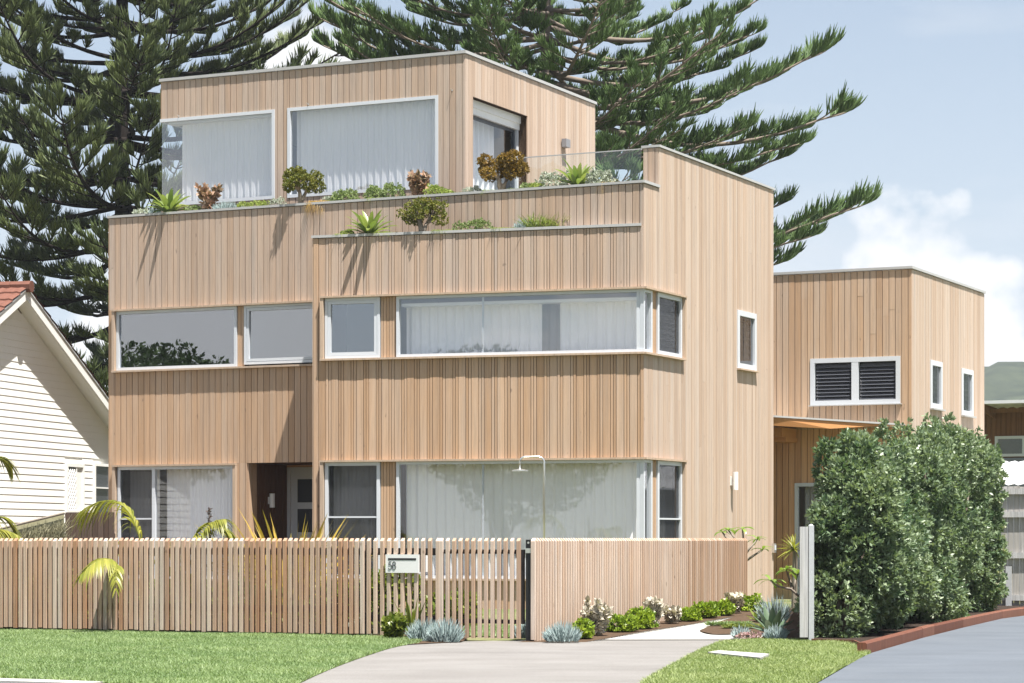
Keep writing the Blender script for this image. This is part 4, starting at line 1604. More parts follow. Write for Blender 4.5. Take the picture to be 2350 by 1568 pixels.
# roof, barge boards, soffit
tb = 0.20
for sg in (-1, 1):
    mb = MB()
    L_ = 5.7
    pa = [(0, nz), (sg * L_, nz - L_ * tanp), (sg * L_, nz - L_ * tanp - tb), (0, nz - tb)]
    if sg > 0:
        pa = pa[::-1]
    mb.poly(NB, pa, -0.03, 0.0)
    mb.build('barge_board', 'white_trim', nbh)
    mb = MB()
    pa = [(0.0, nz + 0.035), (sg * L_, nz + 0.035 - L_ * tanp), (sg * L_, nz - 0.0 - L_ * tanp), (0, nz - 0.0)]
    if sg > 0:
        pa = pa[::-1]
    mb.poly(NB, pa, -0.05, 0.018)
    mb.build('roof_trim', 'galvanised', nbh)
    mb = MB()
    pa = [(0, nz - tb + 0.02), (sg * L_, nz - tb + 0.02 - L_ * tanp), (sg * L_, nz - tb - 0.01 - L_ * tanp), (0, nz - tb - 0.01)]
    if sg > 0:
        pa = pa[::-1]
    mb.poly(NB, pa, -OV, -0.031)
    mb.build('soffit', 'white_trim', nbh)
    # tiles: rows down the slope, each row a wavy strip
    rows, vs, fs, ts = 17, [], [], []
    nn_ = 120
    mbt = MB()
    for r in range(rows):
        q0, q1 = r * 0.34, r * 0.34 + 0.36
        vv = []
        for i in range(nn_ + 1):
            dd = 0.03 - 10.0 * i / nn_
            wv = 0.022 * abs(math.sin(i * math.pi / 2.4))
            for q, lift in ((q0, 0.02), (q1, 0.055)):
                vv.append(NB.pt(sg * q, dd, nz + 0.03 + lift + wv - q * tanp))
        for lo in (0.0,):
            for i in range(nn_ + 1):
                dd = 0.03 - 10.0 * i / nn_
                vv.append(NB.pt(sg * q1, dd, nz + 0.03 - q1 * tanp))
        f2 = []
        for i in range(nn_):
            f2.append((2 * i, 2 * i + 1, 2 * i + 3, 2 * i + 2))
            o2 = 2 * (nn_ + 1)
            f2.append((2 * i + 1, o2 + i, o2 + i + 1, 2 * i + 3))
        mbt.add(vv, f2, random.random())
    o = mbt.build('roof_tiles', 'terracotta', nbh)
    tag(o, kind='stuff')
mb = MB()
for i in range(18):
    d_ = 0.10 - i * 0.42
    mb.tube([NB.pt(0, d_, nz + 0.05), NB.pt(0, d_ - 0.45, nz + 0.06)], [0.12, 0.105], 8, random.random())
mb.build('ridge_cap', 'terracotta', nbh)
# lattice window and sash window
mb = MB()
frame(mb, WALL, wl1[0] - .05, wl1[1] + .05, wl1[2], wl1[3], 0.07, -0.02, 0.06)
f = mb.build('window', 'white_trim', nbh)
mb = MB()
mb.box(WALL, wl1[0], wl1[1], 0.003, 0.010, wl1[2], wl1[3])
mb.build('pane', 'louvre_glass', f)
mb = MB()
a, b, z0_, z1_ = wl1[0] + .02, wl1[1] - .35, wl1[2] + .07, wl1[3] - 0.12
for k in range(-12, 24):
    for sgn in (1, -1):
        # diagonal strips clipped to the lattice rectangle
        s_0 = a + k * 0.10
        pts = []
        for tt in np.linspace(0, 1, 30):
            zz = z0_ + (z1_ - z0_) * tt
            ss = s_0 + sgn * (zz - z0_) * 0.75
            if a <= ss <= b:
                pts.append((ss, zz))
        if len(pts) > 1:
            mb.tube([WALL.pt(pts[0][0], 0.035 + 0.008 * sgn, pts[0][1]), WALL.pt(pts[-1][0], 0.035 + 0.008 * sgn, pts[-1][1])], 0.013, 4)
mb.box(WALL, b, b + 0.05, 0.012, 0.05, wl1[2] + .07, wl1[3] - .07)
mb.box(WALL, b + 0.05, wl1[1], 0.012, 0.03, wl1[2] + .07, wl1[3] - .07)
mb.build('lattice', 'white_trim', f)
mb = MB()
frame(mb, WALL, wl2[0] - .05, wl2[1] + .05, wl2[2], wl2[3], 0.06, -0.02, 0.06, (), [(wl2[0], wl2[1], WALL.px(230, 1120)[1])])
f = mb.build('window', 'white_trim', nbh)
mb = MB()
mb.box(WALL, wl2[0], wl2[1], 0.003, 0.010, wl2[2], wl2[3])
mb.build('pane', 'louvre_glass', f)

# ------------------------------------------------------------------ fences on the left boundary
LBF = Plane(((150 - CX) / F * 40.0, 40.0), (0.97, -0.10))
lf = thing('paling_fence', LBF.pt(0.35, 0, 0), 'short dark brown timber fence between the neighbour and the front wall', 'fence')
s = 0.0
zt_ = H - (1176 - HY) / F * 40.0
while s < 0.80:
    mb = MB()
    mb.box(LBF, s + 0.003, s + 0.087, -0.012, 0.012 + random.uniform(0, .004), 0.0, zt_, random.random())
    mb.build('paling', 'brown_timber', lf)
    s += 0.09
mb = MB()
mb.box(LBF, 0.0, 0.81, -0.05, -0.013, 0.4, 0.48)
mb.box(LBF, 0.0, 0.81, -0.05, -0.013, 1.2, 1.28)
mb.build('rail', 'brown_timber', lf)
# brushwood screen, top sloping down to the left
BRP = Plane(((-60 - CX) / F * 37.5, 37.5), (0.935, 0.355))
s_end = BRP.s_at(148)
br = thing('brush_screen', BRP.pt(s_end * 0.5, 0, 0), 'pale brushwood screen with sloping top at far left behind the fence', 'fence')
N = 5200
ss = rng.uniform(0, s_end, N)
za_ = BRP.px(0, 1214)[1]
zb_ = BRP.px(148, 1178)[1]
s_x0 = BRP.s_at(0)
ztop = za_ + (zb_ - za_) * (ss - s_x0) / (s_end - s_x0)
zz = ztop * rng.uniform(0.25, 0.98, N)
P0 = np.array([BRP.pt(a, random.uniform(-0.03, 0.05), b - 0.25) for a, b in zip(ss, zz)])
dirs = np.stack([rng.normal(size=N) * 0.28 + 0.12, rng.normal(size=N) * 0.2, np.ones(N)], 1)
V, Fq, T = cords(P0, dirs, rng.uniform(0.2, 0.34, N), np.full(N, 0.007), (0.1, 0, -0.1), 2)
o = np_mesh('brush', V, Fq, T, 'brush_stem', br)
tag(o, kind='stuff')
mb = MB()
mb.poly(BRP, [(0, 0.0), (s_end, 0.0), (s_end, zb_ - 0.02), (0, za_ - (zb_ - za_) * s_x0 / (s_end - s_x0) - 0.02)], -0.06, -0.03)
mb.build('backing', 'brush_stem', br)
mb = MB()
zl = za_ - (zb_ - za_) * s_x0 / (s_end - s_x0)
mb.tube([BRP.pt(0, 0.02, zl), BRP.pt(s_end, 0.02, zb_)], 0.02, 6)
mb.build('top_wire', 'stem_grey', br)

# ------------------------------------------------------------------ front fence, letterbox panel, gate, side fence
def batten(mb, pl, s, w, d, z0, z1, tint, bev=0.036):
    # sloping top facing the street
    mb.hexa([pl.pt(s, d, z0), pl.pt(s + w, d, z0), pl.pt(s + w, 0, z0), pl.pt(s, 0, z0),
             pl.pt(s, d, z1 - bev), pl.pt(s + w, d, z1 - bev), pl.pt(s + w, 0, z1), pl.pt(s, 0, z1)], tint)


ZT = 1.205
s_f0, s_f1 = -8.1, FEN.s_at(836)
ff = thing('batten_fence', FEN.pt(-3.2, 0, 0), 'weathered timber batten fence along the lawn at left', 'fence', )
s = s_f0
while s < s_f1 - 0.03:
    mb = MB()
    batten(mb, FEN, s + random.uniform(-.003, .003), 0.047, 0.040 + random.uniform(-.003, .003), 0.05 + random.uniform(-0.008, .008), ZT + random.uniform(-.004, .004), random.random())
    mb.build('batten', 'fence_wood', ff)
    s += 0.0775
for za, zb in ((1.0, 1.085), (0.30, 0.385)):
    mb = MB()
    mb.box(FEN, s_f0, s_f1 + 0.02, -0.045, -0.003, za, zb)
    mb.build('rail', 'brown_timber', ff)
for ps in np.arange(s_f1 + 0.01, s_f0, -2.4):
    mb = MB()
    mb.box(FEN, ps - 0.065, ps, -0.12, -0.046, 0, 1.12)
    mb.build('post', 'black_metal', ff)
mb = MB()
mb.box(FEN, s_f0, s_f1, -0.11, -0.055, 0.0, 0.13)
mb.build('plinth', 'brown_timber', ff)

s_p0, s_p1 = FEN.s_at(845), FEN.s_at(1001)
fp = thing('fence_panel', FEN.pt(0.5 * (s_p0 + s_p1), 0, 0), 'open batten panel with dark rails carrying the letterbox', 'fence')
n = 10
for i in range(n):
    mb = MB()
    batten(mb, FEN, s_p0 + (s_p1 - s_p0) * i / n, 0.042, 0.040, 0.05 + random.uniform(-.006, .006), ZT, random.random())
    mb.build('batten', 'fence_wood_light', fp)
for za, zb in ((1.0, 1.085), (0.20, 0.285)):
    mb = MB()
    mb.box(FEN, s_p0 - 0.03, s_p1 + 0.04, -0.03, -0.003, za, zb)
    mb.build('rail', 'black_metal', fp)
mb = MB()
mb.box(FEN, s_p1 - 0.005, s_p1 + 0.055, -0.07, -0.031, 0, 1.12)
mb.build('post', 'black_metal', fp)

s_g0, s_g1 = FEN.s_at(1006), FEN.s_at(1203)
gt = thing('garden_gate', FEN.pt(0.5 * (s_g0 + s_g1), 0, 0.03), 'timber batten gate on black frame opening onto the drive', 'gate')
mb = MB()
batten(mb, FEN, s_g0 - 0.015, 0.046, 0.043, 0.04, ZT, 0.6)
mb.build('batten', 'fence_wood_light', gt)
n = 13
for i in range(n):
    mb = MB()
    batten(mb, FEN, s_g0 + 0.032 + (s_g1 - s_g0 - 0.03) * i / n, 0.041, 0.040, 0.03 + random.uniform(-.004, .004), ZT, random.random())
    mb.build('batten', 'fence_wood_light', gt)
for za, zb in ((1.02, 1.07), (0.20, 0.25)):
    mb = MB()
    mb.box(FEN, s_g0, s_g1, -0.035, -0.003, za, zb)
    mb.build('rail', 'black_metal', gt)
for q in (s_g0 + 0.002, s_g1 - 0.05):
    mb = MB()
    mb.box(FEN, q, q + 0.045, -0.033, -0.004, 0.251, 1.019)
    mb.build('frame_upright', 'black_metal', gt)
mb = MB()
mb.box(FEN, s_g1 - 0.13, s_g1 - 0.02, -0.07, -0.036, 0.97, 1.06)
mb.build('latch', 'black_metal', gt)
# intercom post
s_i = FEN.s_at(1214.5)
ip = thing('intercom_post', FEN.pt(s_i, 0, 0), 'black steel post with intercom between the gate and the side fence', 'post')
mb = MB()
mb.box(FEN, s_i - 0.035, s_i + 0.035, -0.06, 0.02, 0, 1.185)
mb.build('post', 'black_metal', ip)
mb = MB()
mb.box(FEN, s_i - 0.034, s_i + 0.034, 0.0205, 0.034, 1.03, 1.085)
mb.build('speaker_plate', 'brushed_steel', ip)
mb = MB()
mb.tube([FEN.pt(s_i, 0.02, 1.15), FEN.pt(s_i, 0.026, 1.15)], 0.013, 12)
mb.build('camera_lens', 'brushed_steel', ip)

sf_len = SF.s_at(1711)
sf = thing('side_fence', SF.pt(sf_len * 0.5, 0, 0), 'closely spaced pale batten fence running back beside the limestone path', 'fence')
mb = MB()
batten(mb, FEN, FEN.s_at(1224) - 0.012, 0.05, 0.045, 0.02, ZT, 0.9)
mb.build('batten', 'fence_wood_light', sf)
s = 0.05
nb_ = int(sf_len / 0.0765)
for i in range(nb_):
    mb = MB()
    fr = i / nb_
    batten(mb, SF, s + 0.0765 * i, 0.042, 0.040, 0.0, ZT, random.uniform(0.45, 1.0) if (fr < 0.66 or random.random() < 0.3) else random.uniform(0, 0.35))
    mb.build('batten', 'fence_wood_light', sf)
for za, zb in ((1.0, 1.085), (0.25, 0.335)):
    mb = MB()
    mb.box(SF, 0.05, sf_len, -0.045, -0.003, za, zb)
    mb.build('rail', 'fascia_wood', sf)
for q in np.linspace(0.2, sf_len - 0.1, 4):
    mb = MB()
    mb.box(SF, q, q + 0.075, -0.12, -0.046, 0, 1.1)
    mb.build('post', 'fascia_wood', sf)

# letterbox with the house number
l0, l1 = FEN.s_at(890.5), FEN.s_at(966.5)
lz1 = FEN.px(891, 1272.5)[1]
lz0 = FEN.px(891, 1314.5)[1]
lb = thing('letterbox', FEN.pt(0.5 * (l0 + l1), 0.05, lz0), 'white metal letterbox numbered 58 on the open fence panel', 'letterbox')
mb = MB()
mb.box(FEN, l0, l1, 0.043, 0.062, lz0, lz1)
mb.box(FEN, l0 + 0.02, l1 - 0.02, -0.30, -0.045, lz0 + 0.01, lz1 - 0.01)
for q in (l0 + 0.09, l1 - 0.12):
    mb.box(FEN, q, q + 0.03, -0.044, 0.0425, lz0 + 0.05, lz1 - 0.05)
mb.build('box', 'letterbox_paint', lb)
mb = MB()
mb.box(FEN, l0 + 0.035, l1 - 0.035, 0.058, 0.0645, lz1 - 0.068, lz1 - 0.044)
mb.build('slot', 'ink', lb)
mb = MB()
nh = 0.088
nx, nz_ = l0 + 0.038, lz0 + 0.044


def stroke(pts, dx):
    mb.tube([FEN.pt(nx + dx + a * nh, 0.0640, nz_ + b * nh) for a, b in pts], 0.0042, 5)


arc5 = [(0.06 + 0.29 * (1 - math.cos(0)) * 0, 0.0)]
five = [(0.46, 1.0), (0.12, 1.0), (0.06, 0.56)] + [(0.24 + 0.29 * math.cos(a), 0.31 + 0.31 * math.sin(a)) for a in np.linspace(2.2, -2.55, 16)]
stroke(five, 0.0)
stroke([(0.27 + 0.235 * math.cos(a), 0.765 + 0.235 * math.sin(a)) for a in np.linspace(0, 2 * math.pi, 17)], 0.62 * nh)
stroke([(0.27 + 0.27 * math.cos(a), 0.27 + 0.27 * math.sin(a)) for a in np.linspace(0, 2 * math.pi, 17)], 0.62 * nh)
mb.build('house_number', 'ink', lb)

# outdoor shower
shp = at(1249, 1236, 37.0)
sh = thing('outdoor_shower', (shp[0], shp[1], 0), 'slim steel outdoor shower with round head behind the gate', 'shower')
zt2 = at(1249, 1047, 37.0)[2]
xl = at(1193, 1047, 37.0)[0]
mb = MB()
pts = [(shp[0], shp[1], 0), (shp[0], shp[1], zt2 - 0.10)]
for k in range(1, 7):
    a = k / 6 * math.pi / 2
    pts.append((shp[0] - 0.09 * (1 - math.cos(a)), shp[1], zt2 - 0.10 + 0.09 * math.sin(a)))
for k in range(0, 7):
    a = k / 6 * math.pi / 2
    pts.append((xl + 0.08 - 0.08 * math.sin(a), shp[1], zt2 - 0.01 - 0.08 * (1 - math.cos(a))))
pts.append((xl, shp[1], zt2 - 0.20))
mb.tube(pts, 0.0145, 10)
mb.build('riser_pipe', 'brushed_steel', sh, smooth=True)
mb = MB()
mb.tube([(xl, shp[1], zt2 - 0.225), (xl, shp[1], zt2 - 0.21), (xl, shp[1], zt2 - 0.19)], [0.125, 0.125, 0.02], 20)
mb.build('shower_head', 'brushed_steel', sh)
mb = MB()
mb.tube([(shp[0], shp[1] - 0.02, 1.05), (shp[0] + 0.06, shp[1] - 0.03, 1.05), (shp[0] + 0.065, shp[1] - 0.03, 1.22)], 0.014, 8)
mb.build('tap', 'brushed_steel', sh)

# ------------------------------------------------------------------ right side: post fence, glass panel, far fence, sleepers
rp = gp(1855, 1475)
RPF = Plane(gp(1849, 1475), (0.30, 0.954))
rf = thing('boundary_fence', (rp[0], rp[1], 0), 'grey paling fence seen end on behind a galvanised post beside the hedge', 'fence')
mb = MB()
EN = Plane((rp[0] - 0.085, rp[1] + 0.02), (1, 0))
wd_ = 20 / F * rp[1]
mb.box(EN, -0.01, wd_ * 0.98 - 0.01, -0.03, 0.0, 0.06, H - (1209 - HY) / F * rp[1], 0.9)
mb.build('end_board', 'grey_timber', rf)
mb = MB()
mb.box(EN, wd_ - 0.008, wd_ + 0.052, -0.05, 0.012, -0.05, H - (1206 - HY) / F * rp[1])
mb.tube([EN.pt(wd_ + 0.02, -0.02, H - (1206 - HY) / F * rp[1]), EN.pt(wd_ + 0.02, -0.02, H - (1203 - HY) / F * rp[1])], [0.03, 0.012], 8)
mb.build('post', 'galvanised', rf)
BFP = Plane((rp[0] + 0.02, rp[1] + 0.12), (0.135, 0.99))
s = 0.0
while s < 9.0:
    mb = MB()
    mb.box(BFP, s, s + 0.095, -0.02, 0.0, 0.05, 1.33 + random.uniform(-.01, .01), random.random())
    mb.build('paling', 'grey_timber', rf)
    s += 0.102
for za in (0.3, 1.05):
    mb = MB()
    mb.box(BFP, 0.0, 9.0, 0.002, 0.04, za, za + 0.08)
    mb.build('rail', 'grey_timber', rf)

GPN = Plane(SIDE.pt(HWID + 0.05, -0.05, 0)[:2], (0.985, -0.17))
g_end = GPN.s_at(1834)
gl = thing('glass_fence', GPN.pt(g_end * 0.5, 0, -0.1), 'clear glass pool fence panel between the right wall and the grey post', 'fence')
glass_pane(GPN, 0.03, g_end, -0.10, GPN.px(1800, 1257)[1], 0.0, gl, 'glass_clear', 'glass_panel')
mb = MB()
for q in (0.12, g_end - 0.15):
    mb.tube([GPN.pt(q, 0, -0.14), GPN.pt(q, 0, 0.02)], 0.03, 10)
mb.build('spigot', 'brushed_steel', gl)

FFP = Plane(((2285 - CX) / F * 44.0, 44.0), (0.96, -0.28))
fz = FFP.px(2330, 1118)[1]
fr_ = thing('tall_fence', FFP.pt(1.0, 0, 0), 'tall grey paling fence with rails at the right edge behind the hedge', 'fence')
s = 0.0
while s < 2.4:
    mb = MB()
    mb.box(FFP, s + 0.003, s + 0.10, -0.03, -0.012 + random.uniform(-.004, .004), 0.0, fz + random.uniform(-.02, .02), random.random())
    mb.build('paling', 'grey_timber', fr_)
    s += 0.105
for yy in (1128, 1181, 1275, 1372):
    zc_ = FFP.px(2335, yy)[1]
    mb = MB()
    mb.box(FFP, 0.0, 2.4, -0.01, 0.05, zc_ - 0.05, zc_ + 0.05, 0.8)
    mb.build('rail', 'grey_timber', fr_)
for q in (FFP.s_at(2316), 2.2):
    mb = MB()
    mb.box(FFP, q - 0.05, q + 0.05, 0.052, 0.12, -0.05, FFP.px(2320, 1300)[1] if q < 1 else fz)
    mb.build('post', 'galvanised', fr_)

# sleepers edging the grey drive
edge = [gp(1989, 1502), gp(2118, 1464.5), gp(2145, 1457), gp(2210, 1441), gp(2300, 1420.5), gp(2352, 1412.5), gp(2420, 1406)]
grp = 'timber sleepers edging the hedge bed'
lbls = ['nearest long reddish sleeper edging the hedge bed', 'very short sleeper piece second along the hedge bed edge', 'third sleeper along the hedge bed edge', 'fourth sleeper where the hedge bed edge straightens', 'far sleeper meeting the tall grey fence', 'last sleeper at the picture edge']
for i in range(len(edge) - 1):
    a, b = Vector(edge[i]), Vector(edge[i + 1])
    pl = Plane(a, b - a)
    Ls = (b - a).length
    mb = MB()
    h_ = 0.135
    zj = random.uniform(-0.006, 0.006)
    # chamfered section
    prof = [(0.0, 0.0), (0.0, h_ - 0.015), (-0.015, h_), (-0.085, h_), (-0.10, h_ - 0.015), (-0.10, 0.0)]
    vs = [pl.pt(0.004, d, z - 0.01 + zj) for d, z in prof] + [pl.pt(Ls - 0.006, d, z - 0.01 + zj) for d, z in prof]
    n = len(prof)
    mb.add(vs, [tuple(range(n)), tuple(range(2 * n - 1, n - 1, -1))] + [(k, n + k, n + (k + 1) % n, (k + 1) % n) for k in range(n)], random.random())
    o = mb.build('timber_sleeper', 'sleeper_wood', None, (a.x, a.y, 0))
    tag(o, lbls[i], 'sleeper', grp)
mb = MB()
pts = [gp(1862, 1476), gp(1958, 1479), gp(1988, 1492)]
for a, b in zip(pts[:-1], pts[1:]):
    pl = Plane(Vector(a), Vector(b) - Vector(a))
    mb.box(pl, 0.0, (Vector(b) - Vector(a)).length, -0.02, 0.0, 0.0, 0.05)
o = mb.build('bed_edging', 'sleeper_wood', None, (pts[0][0], pts[0][1], 0))
tag(o, 'thin timber edging between the lawn patch and the hedge bed', 'edging')
# concrete cover slab in the right lawn
pts = [gp(1622, 1507), gp(1652, 1503), gp(1764, 1512), gp(1752, 1521.5), gp(1668, 1516)]
mb = MB()
mb.slab([gp(1624, 1508), gp(1650, 1503.5), gp(1765, 1512), gp(1745, 1521)], 0.006, 0.05)
o = mb.build('cover_slab', 'limestone', None, (*gp(1690, 1511), 0))
tag(o, 'pale concrete cover slab set in the right hand lawn', 'slab')

# ------------------------------------------------------------------ far building at right edge
FB = Plane(((2262 - CX) / F * 64.0 - 1.0, 64.0), U)
fb = thing('far_building', FB.pt(2, -2, 0), 'dark timber building with corrugated eaves at the right edge', 'building')
fb0, fb1 = -3.0, 6.0
wz = lambda y: FB.px(2320, y)[1]
fwn = (FB.s_at(2284), FB.s_at(2284) + 1.6, wz(1048), wz(1001))
mb = MB()
backing(mb, FB, fb0, fb1, -0.2, wz(930), [fwn])
w_ = mb.build('wall', 'backing', fb)
boards(FB, fb0, fb1, wz(1050), wz(930), [fwn], w_, 'rafter_wood', individual=False, tone=(0, .5))
mb = MB()
mb.box(FB, fb0, fb1, 0.0, 0.03, -0.2, wz(1051))
mb.build('cladding_sheet', 'roof_sheet_grey', fb)
f = MB()
frame(f, FB, fwn[0], fwn[1], fwn[2], fwn[3], 0.07, -0.05, 0.05, (fwn[0] + 0.75,))
f = f.build('window', 'aluminium', fb)
glass_pane(FB, fwn[0] + .05, fwn[1] - .05, fwn[2] + .05, fwn[3] - .05, -0.02, f, 'glass_mirror')
mb = MB()
mb.box(FB, fwn[0], fwn[1], -0.3, -0.19, fwn[2], fwn[3])
mb.build('back_panel', 'black_metal', f)
# skillion eave: sheet rising towards the viewer
zo, zi = FB.px(2300, 924, 1.3)[1], wz(930) + 0.1
mb = MB()
n = 110
vs = []
for i in range(n + 1):
    s = fb0 + (fb1 - fb0) * i / n
    wv = 0.02 * math.sin(i * 2.1)
    vs += [FB.pt(s, 1.4, zo + wv), FB.pt(s, -4, zi - 0.35 + wv), FB.pt(s, 1.4, zo + wv + 0.004), FB.pt(s, -4, zi - 0.346 + wv)]
fs = []
for i in range(n):
    b = 4 * i
    fs += [(b, b + 4, b + 5, b + 1), (b + 2, b + 3, b + 7, b + 6), (b, b + 2, b + 6, b + 4)]
mb.add(vs, fs)
mb.build('roof', 'roof_sheet', fb)
mb = MB()
mb.box(FB, fb0, fb1, 1.41, 1.43, zo - 0.03, zo + 0.05)
mb.build('gutter_edge', 'roof_sheet', fb)
for q in np.arange(FB.s_at(2262) - 0.9, fb1, 1.12):
    mb = MB()
    mb.hexa([FB.pt(q, 1.3, zo - .19), FB.pt(q + .06, 1.3, zo - .19), FB.pt(q + .06, 0.04, zi - .45), FB.pt(q, 0.04, zi - .45),
             FB.pt(q, 1.3, zo - .03), FB.pt(q + .06, 1.3, zo - .03), FB.pt(q + .06, 0.04, zi - .16), FB.pt(q, 0.04, zi - .16)])
    mb.build('rafter', 'rafter_wood', fb)
mb = MB()
mb.box(FB, fb0, fb1, 0.62, 0.68, zo - 0.22, zo - 0.12)
mb.build('batten', 'rafter_wood', fb)
# low lean-to with white sheet roof in front of it
lt0 = (2322 - CX) / F * 52.0
LT = Plane((lt0, 52.0), (0.96, -0.28))
lt = thing('lean_to', LT.pt(1.5, -0.8, 0), 'low lean-to with bright corrugated roof beyond the tall grey fence', 'shed')
mb = MB()
z0_, z1_ = LT.px(2340, 1112)[1], LT.px(2340, 1062)[1] + 0.1
n = 60
vs = []
for i in range(n + 1):
    s = -0.6 + 4.0 * i / n
    wv = 0.018 * math.sin(i * 2.1)
    vs += [LT.pt(s, 0.1, z0_ + wv), LT.pt(s, -2.4, z1_ + wv), LT.pt(s, 0.1, z0_ + wv - .006), LT.pt(s, -2.4, z1_ + wv - .006)]
fs = []
for i in range(n):
    b = 4 * i
    fs += [(b, b + 4, b + 5, b + 1), (b + 2, b + 3, b + 7, b + 6), (b, b + 2, b + 6, b + 4)]
mb.add(vs, fs)
mb.build('roof', 'roof_sheet', lt)
mb = MB()
mb.box(LT, -0.5, 3.3, -0.08, 0.0, -0.1, z0_ - 0.04)
mb.build('wall', 'roof_sheet_grey', lt)


# ------------------------------------------------------------------ pines
def make_branch(seed, Lb=6.0, dens=1.0):
    """one whorl limb along +x with side sprays and upward cords; local coordinates"""
    g = np.random.default_rng(seed)
    nt_ = 15
    ts = np.linspace(0, 1, nt_)
    sag = g.uniform(0.05, 0.09)
    upt = g.uniform(0.09, 0.16)
    zs = Lb * (-sag * np.sin(np.pi * np.minimum(ts * 1.05, 1)) + upt * ts ** 3)
    ys = Lb * 0.03 * np.sin(ts * 5 + g.uniform(0, 6))
    C = np.stack([ts * Lb, ys, zs], 1)
    bark = MB()
    bark.tube(C, list(np.interp(ts, [0, 0.5, 1], [0.085, 0.05, 0.016])), 6)
    P, D, Ln, UP, TT = [], [], [], [], []

    def curve(t):
        return np.array([np.interp(t, ts, C[:, k]) for k in range(3)])

    sprays = []
    t = 0.24
    sd_ = 1
    while t < 0.97:
        if g.random() < 0.90:
            sprays.append((t, sd_))
        sd_ = -sd_ if g.random() < 0.85 else sd_
        t += 0.042 / dens * g.uniform(0.4, 1.6)
    sprays += [(0.93, 1), (0.95, -1), (0.985, 0)]
    for t, sd_ in sprays:
        p0 = curve(t)
        tang = nrm(curve(min(1, t + 0.03)) - curve(t - 0.03))
        lat = np.array([-tang[1], tang[0], 0.0]) * (sd_ if sd_ else 0.0)
        ln = 0.22 * Lb * np.interp(t, [0.2, 0.45, 0.8, 1], [0.55, 1.0, 0.72, 0.42]) * g.uniform(0.65, 1.2)
        fwd = g.uniform(0.6, 1.1)
        dr = nrm(tang * fwd + lat * g.uniform(0.6, 1.1) + np.array([0, 0, g.uniform(-0.14, 0.12)]))
        if sd_ == 0:
            dr = tang
        upc = np.array([0, 0, g.uniform(0.04, 0.24)])
        m = max(4, int(ln / 0.12))
        q = np.linspace(0, 1, m)[:, None]
        S = p0 + ln * (q * dr + q * q * upc)
        bark.tube(list(S), list(np.linspace(0.022, 0.006, m)), 4, caps=False)
        k = int(ln / 0.0145)
        bare = g.uniform(0.12, 0.34)
        qq = bare + (1 - bare) * g.random(k) ** 0.75
        base = p0 + ln * (qq[:, None] * dr + (qq ** 2)[:, None] * upc)
        perp = np.cross(dr, [0, 0, 1.0])
        side = g.choice([-1.0, 1.0], k) * g.uniform(0.05, 0.75, k)
        dd = dr[None] * g.uniform(0.25, 0.9, k)[:, None] + perp[None] * side[:, None] + np.array([0, 0, 1.0])[None] * g.uniform(0.05, 0.8, k)[:, None]
        P.append(base)
        D.append(dd)
        Ln.append(g.uniform(0.20, 0.40, k) * np.interp(qq, [0, 1], [1.0, 0.7]) * g.uniform(0.85, 1.15))
        UP.append(np.stack([np.zeros(k), np.zeros(k), g.uniform(0.25, 0.75, k)], 1))
        TT.append(np.clip(g.normal(0.38, 0.18, k) + g.normal() * 0.16, 0, 1))
    P, D, Ln, UP, TT = map(np.concatenate, (P, D, Ln, UP, TT))
    V, Fq, T = cords(P, D, Ln, g.uniform(0.015, 0.022, len(P)), UP, 3, TT)
    tip = C[-1]
    return bark, (V, Fq, T), tip


def branch_meshes(n, mat, barkmat, dens):
    res = []
    for i in range(n):
        bark, (V, Fq, T), tip = make_branch(100 + i, 6.0, dens)
        b = bark.build('branch', barkmat, None, smooth=True)
        f = np_mesh('foliage', V, Fq, T, mat)
        res.append((b.data, f.data, tip))
        bpy.data.objects.remove(b)
        bpy.data.objects.remove(f)
    return res


def add_branch(tree, bm, z, az, scale, pitch):
    b = bpy.data.objects.new('branch', bm[0])
    col.objects.link(b)
    b.parent = tree
    b.location = (0, 0, z)
    b.rotation_euler = (random.uniform(-0.15, 0.15), -pitch, az)
    b.scale = (scale, scale * random.uniform(0.9, 1.1), scale * random.uniform(0.9, 1.1))
    f = bpy.data.objects.new('foliage', bm[1])
    col.objects.link(f)
    f.parent = b
    return b


def hero(tree, bm, trunk, y0, tip_px, dY=0.0):
    """a limb from the trunk at row y0 to a tip pixel, kept near the trunk's own distance"""
    z0 = H - (y0 - HY) / F * trunk[1]
    tp = at(tip_px[0], tip_px[1], trunk[1] + dY)
    dx, dy, dz = tp[0] - trunk[0], tp[1] - trunk[1], tp[2] - z0
    rr = math.hypot(dx, dy)
    tx, tz = bm[2][0], bm[2][2]
    ln = math.hypot(rr, dz)
    sc_ = ln / math.hypot(tx, tz)
    pitch = math.atan2(dz, rr) - math.atan2(tz, tx)
    az = math.atan2(dy, dx) - math.atan2(bm[2][1], tx)
    b = add_branch(tree, bm, z0, az, sc_, pitch)
    b.rotation_euler[0] = 0
    b.scale = (sc_, sc_, sc_)


def trunk_part(tree, loc, r0, r1, h, mat):
    mb = MB()
    pts, rad = [], []
    for i in range(24):
        t = i / 23
        pts.append((loc[0] + 0.05 * math.sin(t * 9), loc[1] + 0.05 * math.cos(t * 7), h * t))
        rad.append((r0 + (r1 - r0) * t) * (1 + 0.04 * math.sin(i * 2.3)))
    mb.tube(pts, rad, 12)
    mb.build('trunk', mat, tree, smooth=True)


BR_D = branch_meshes(6, 'pine_dark', 'bark_dark', 1.15)
BR_B = branch_meshes(6, 'pine_bright', 'bark_grey', 1.0)

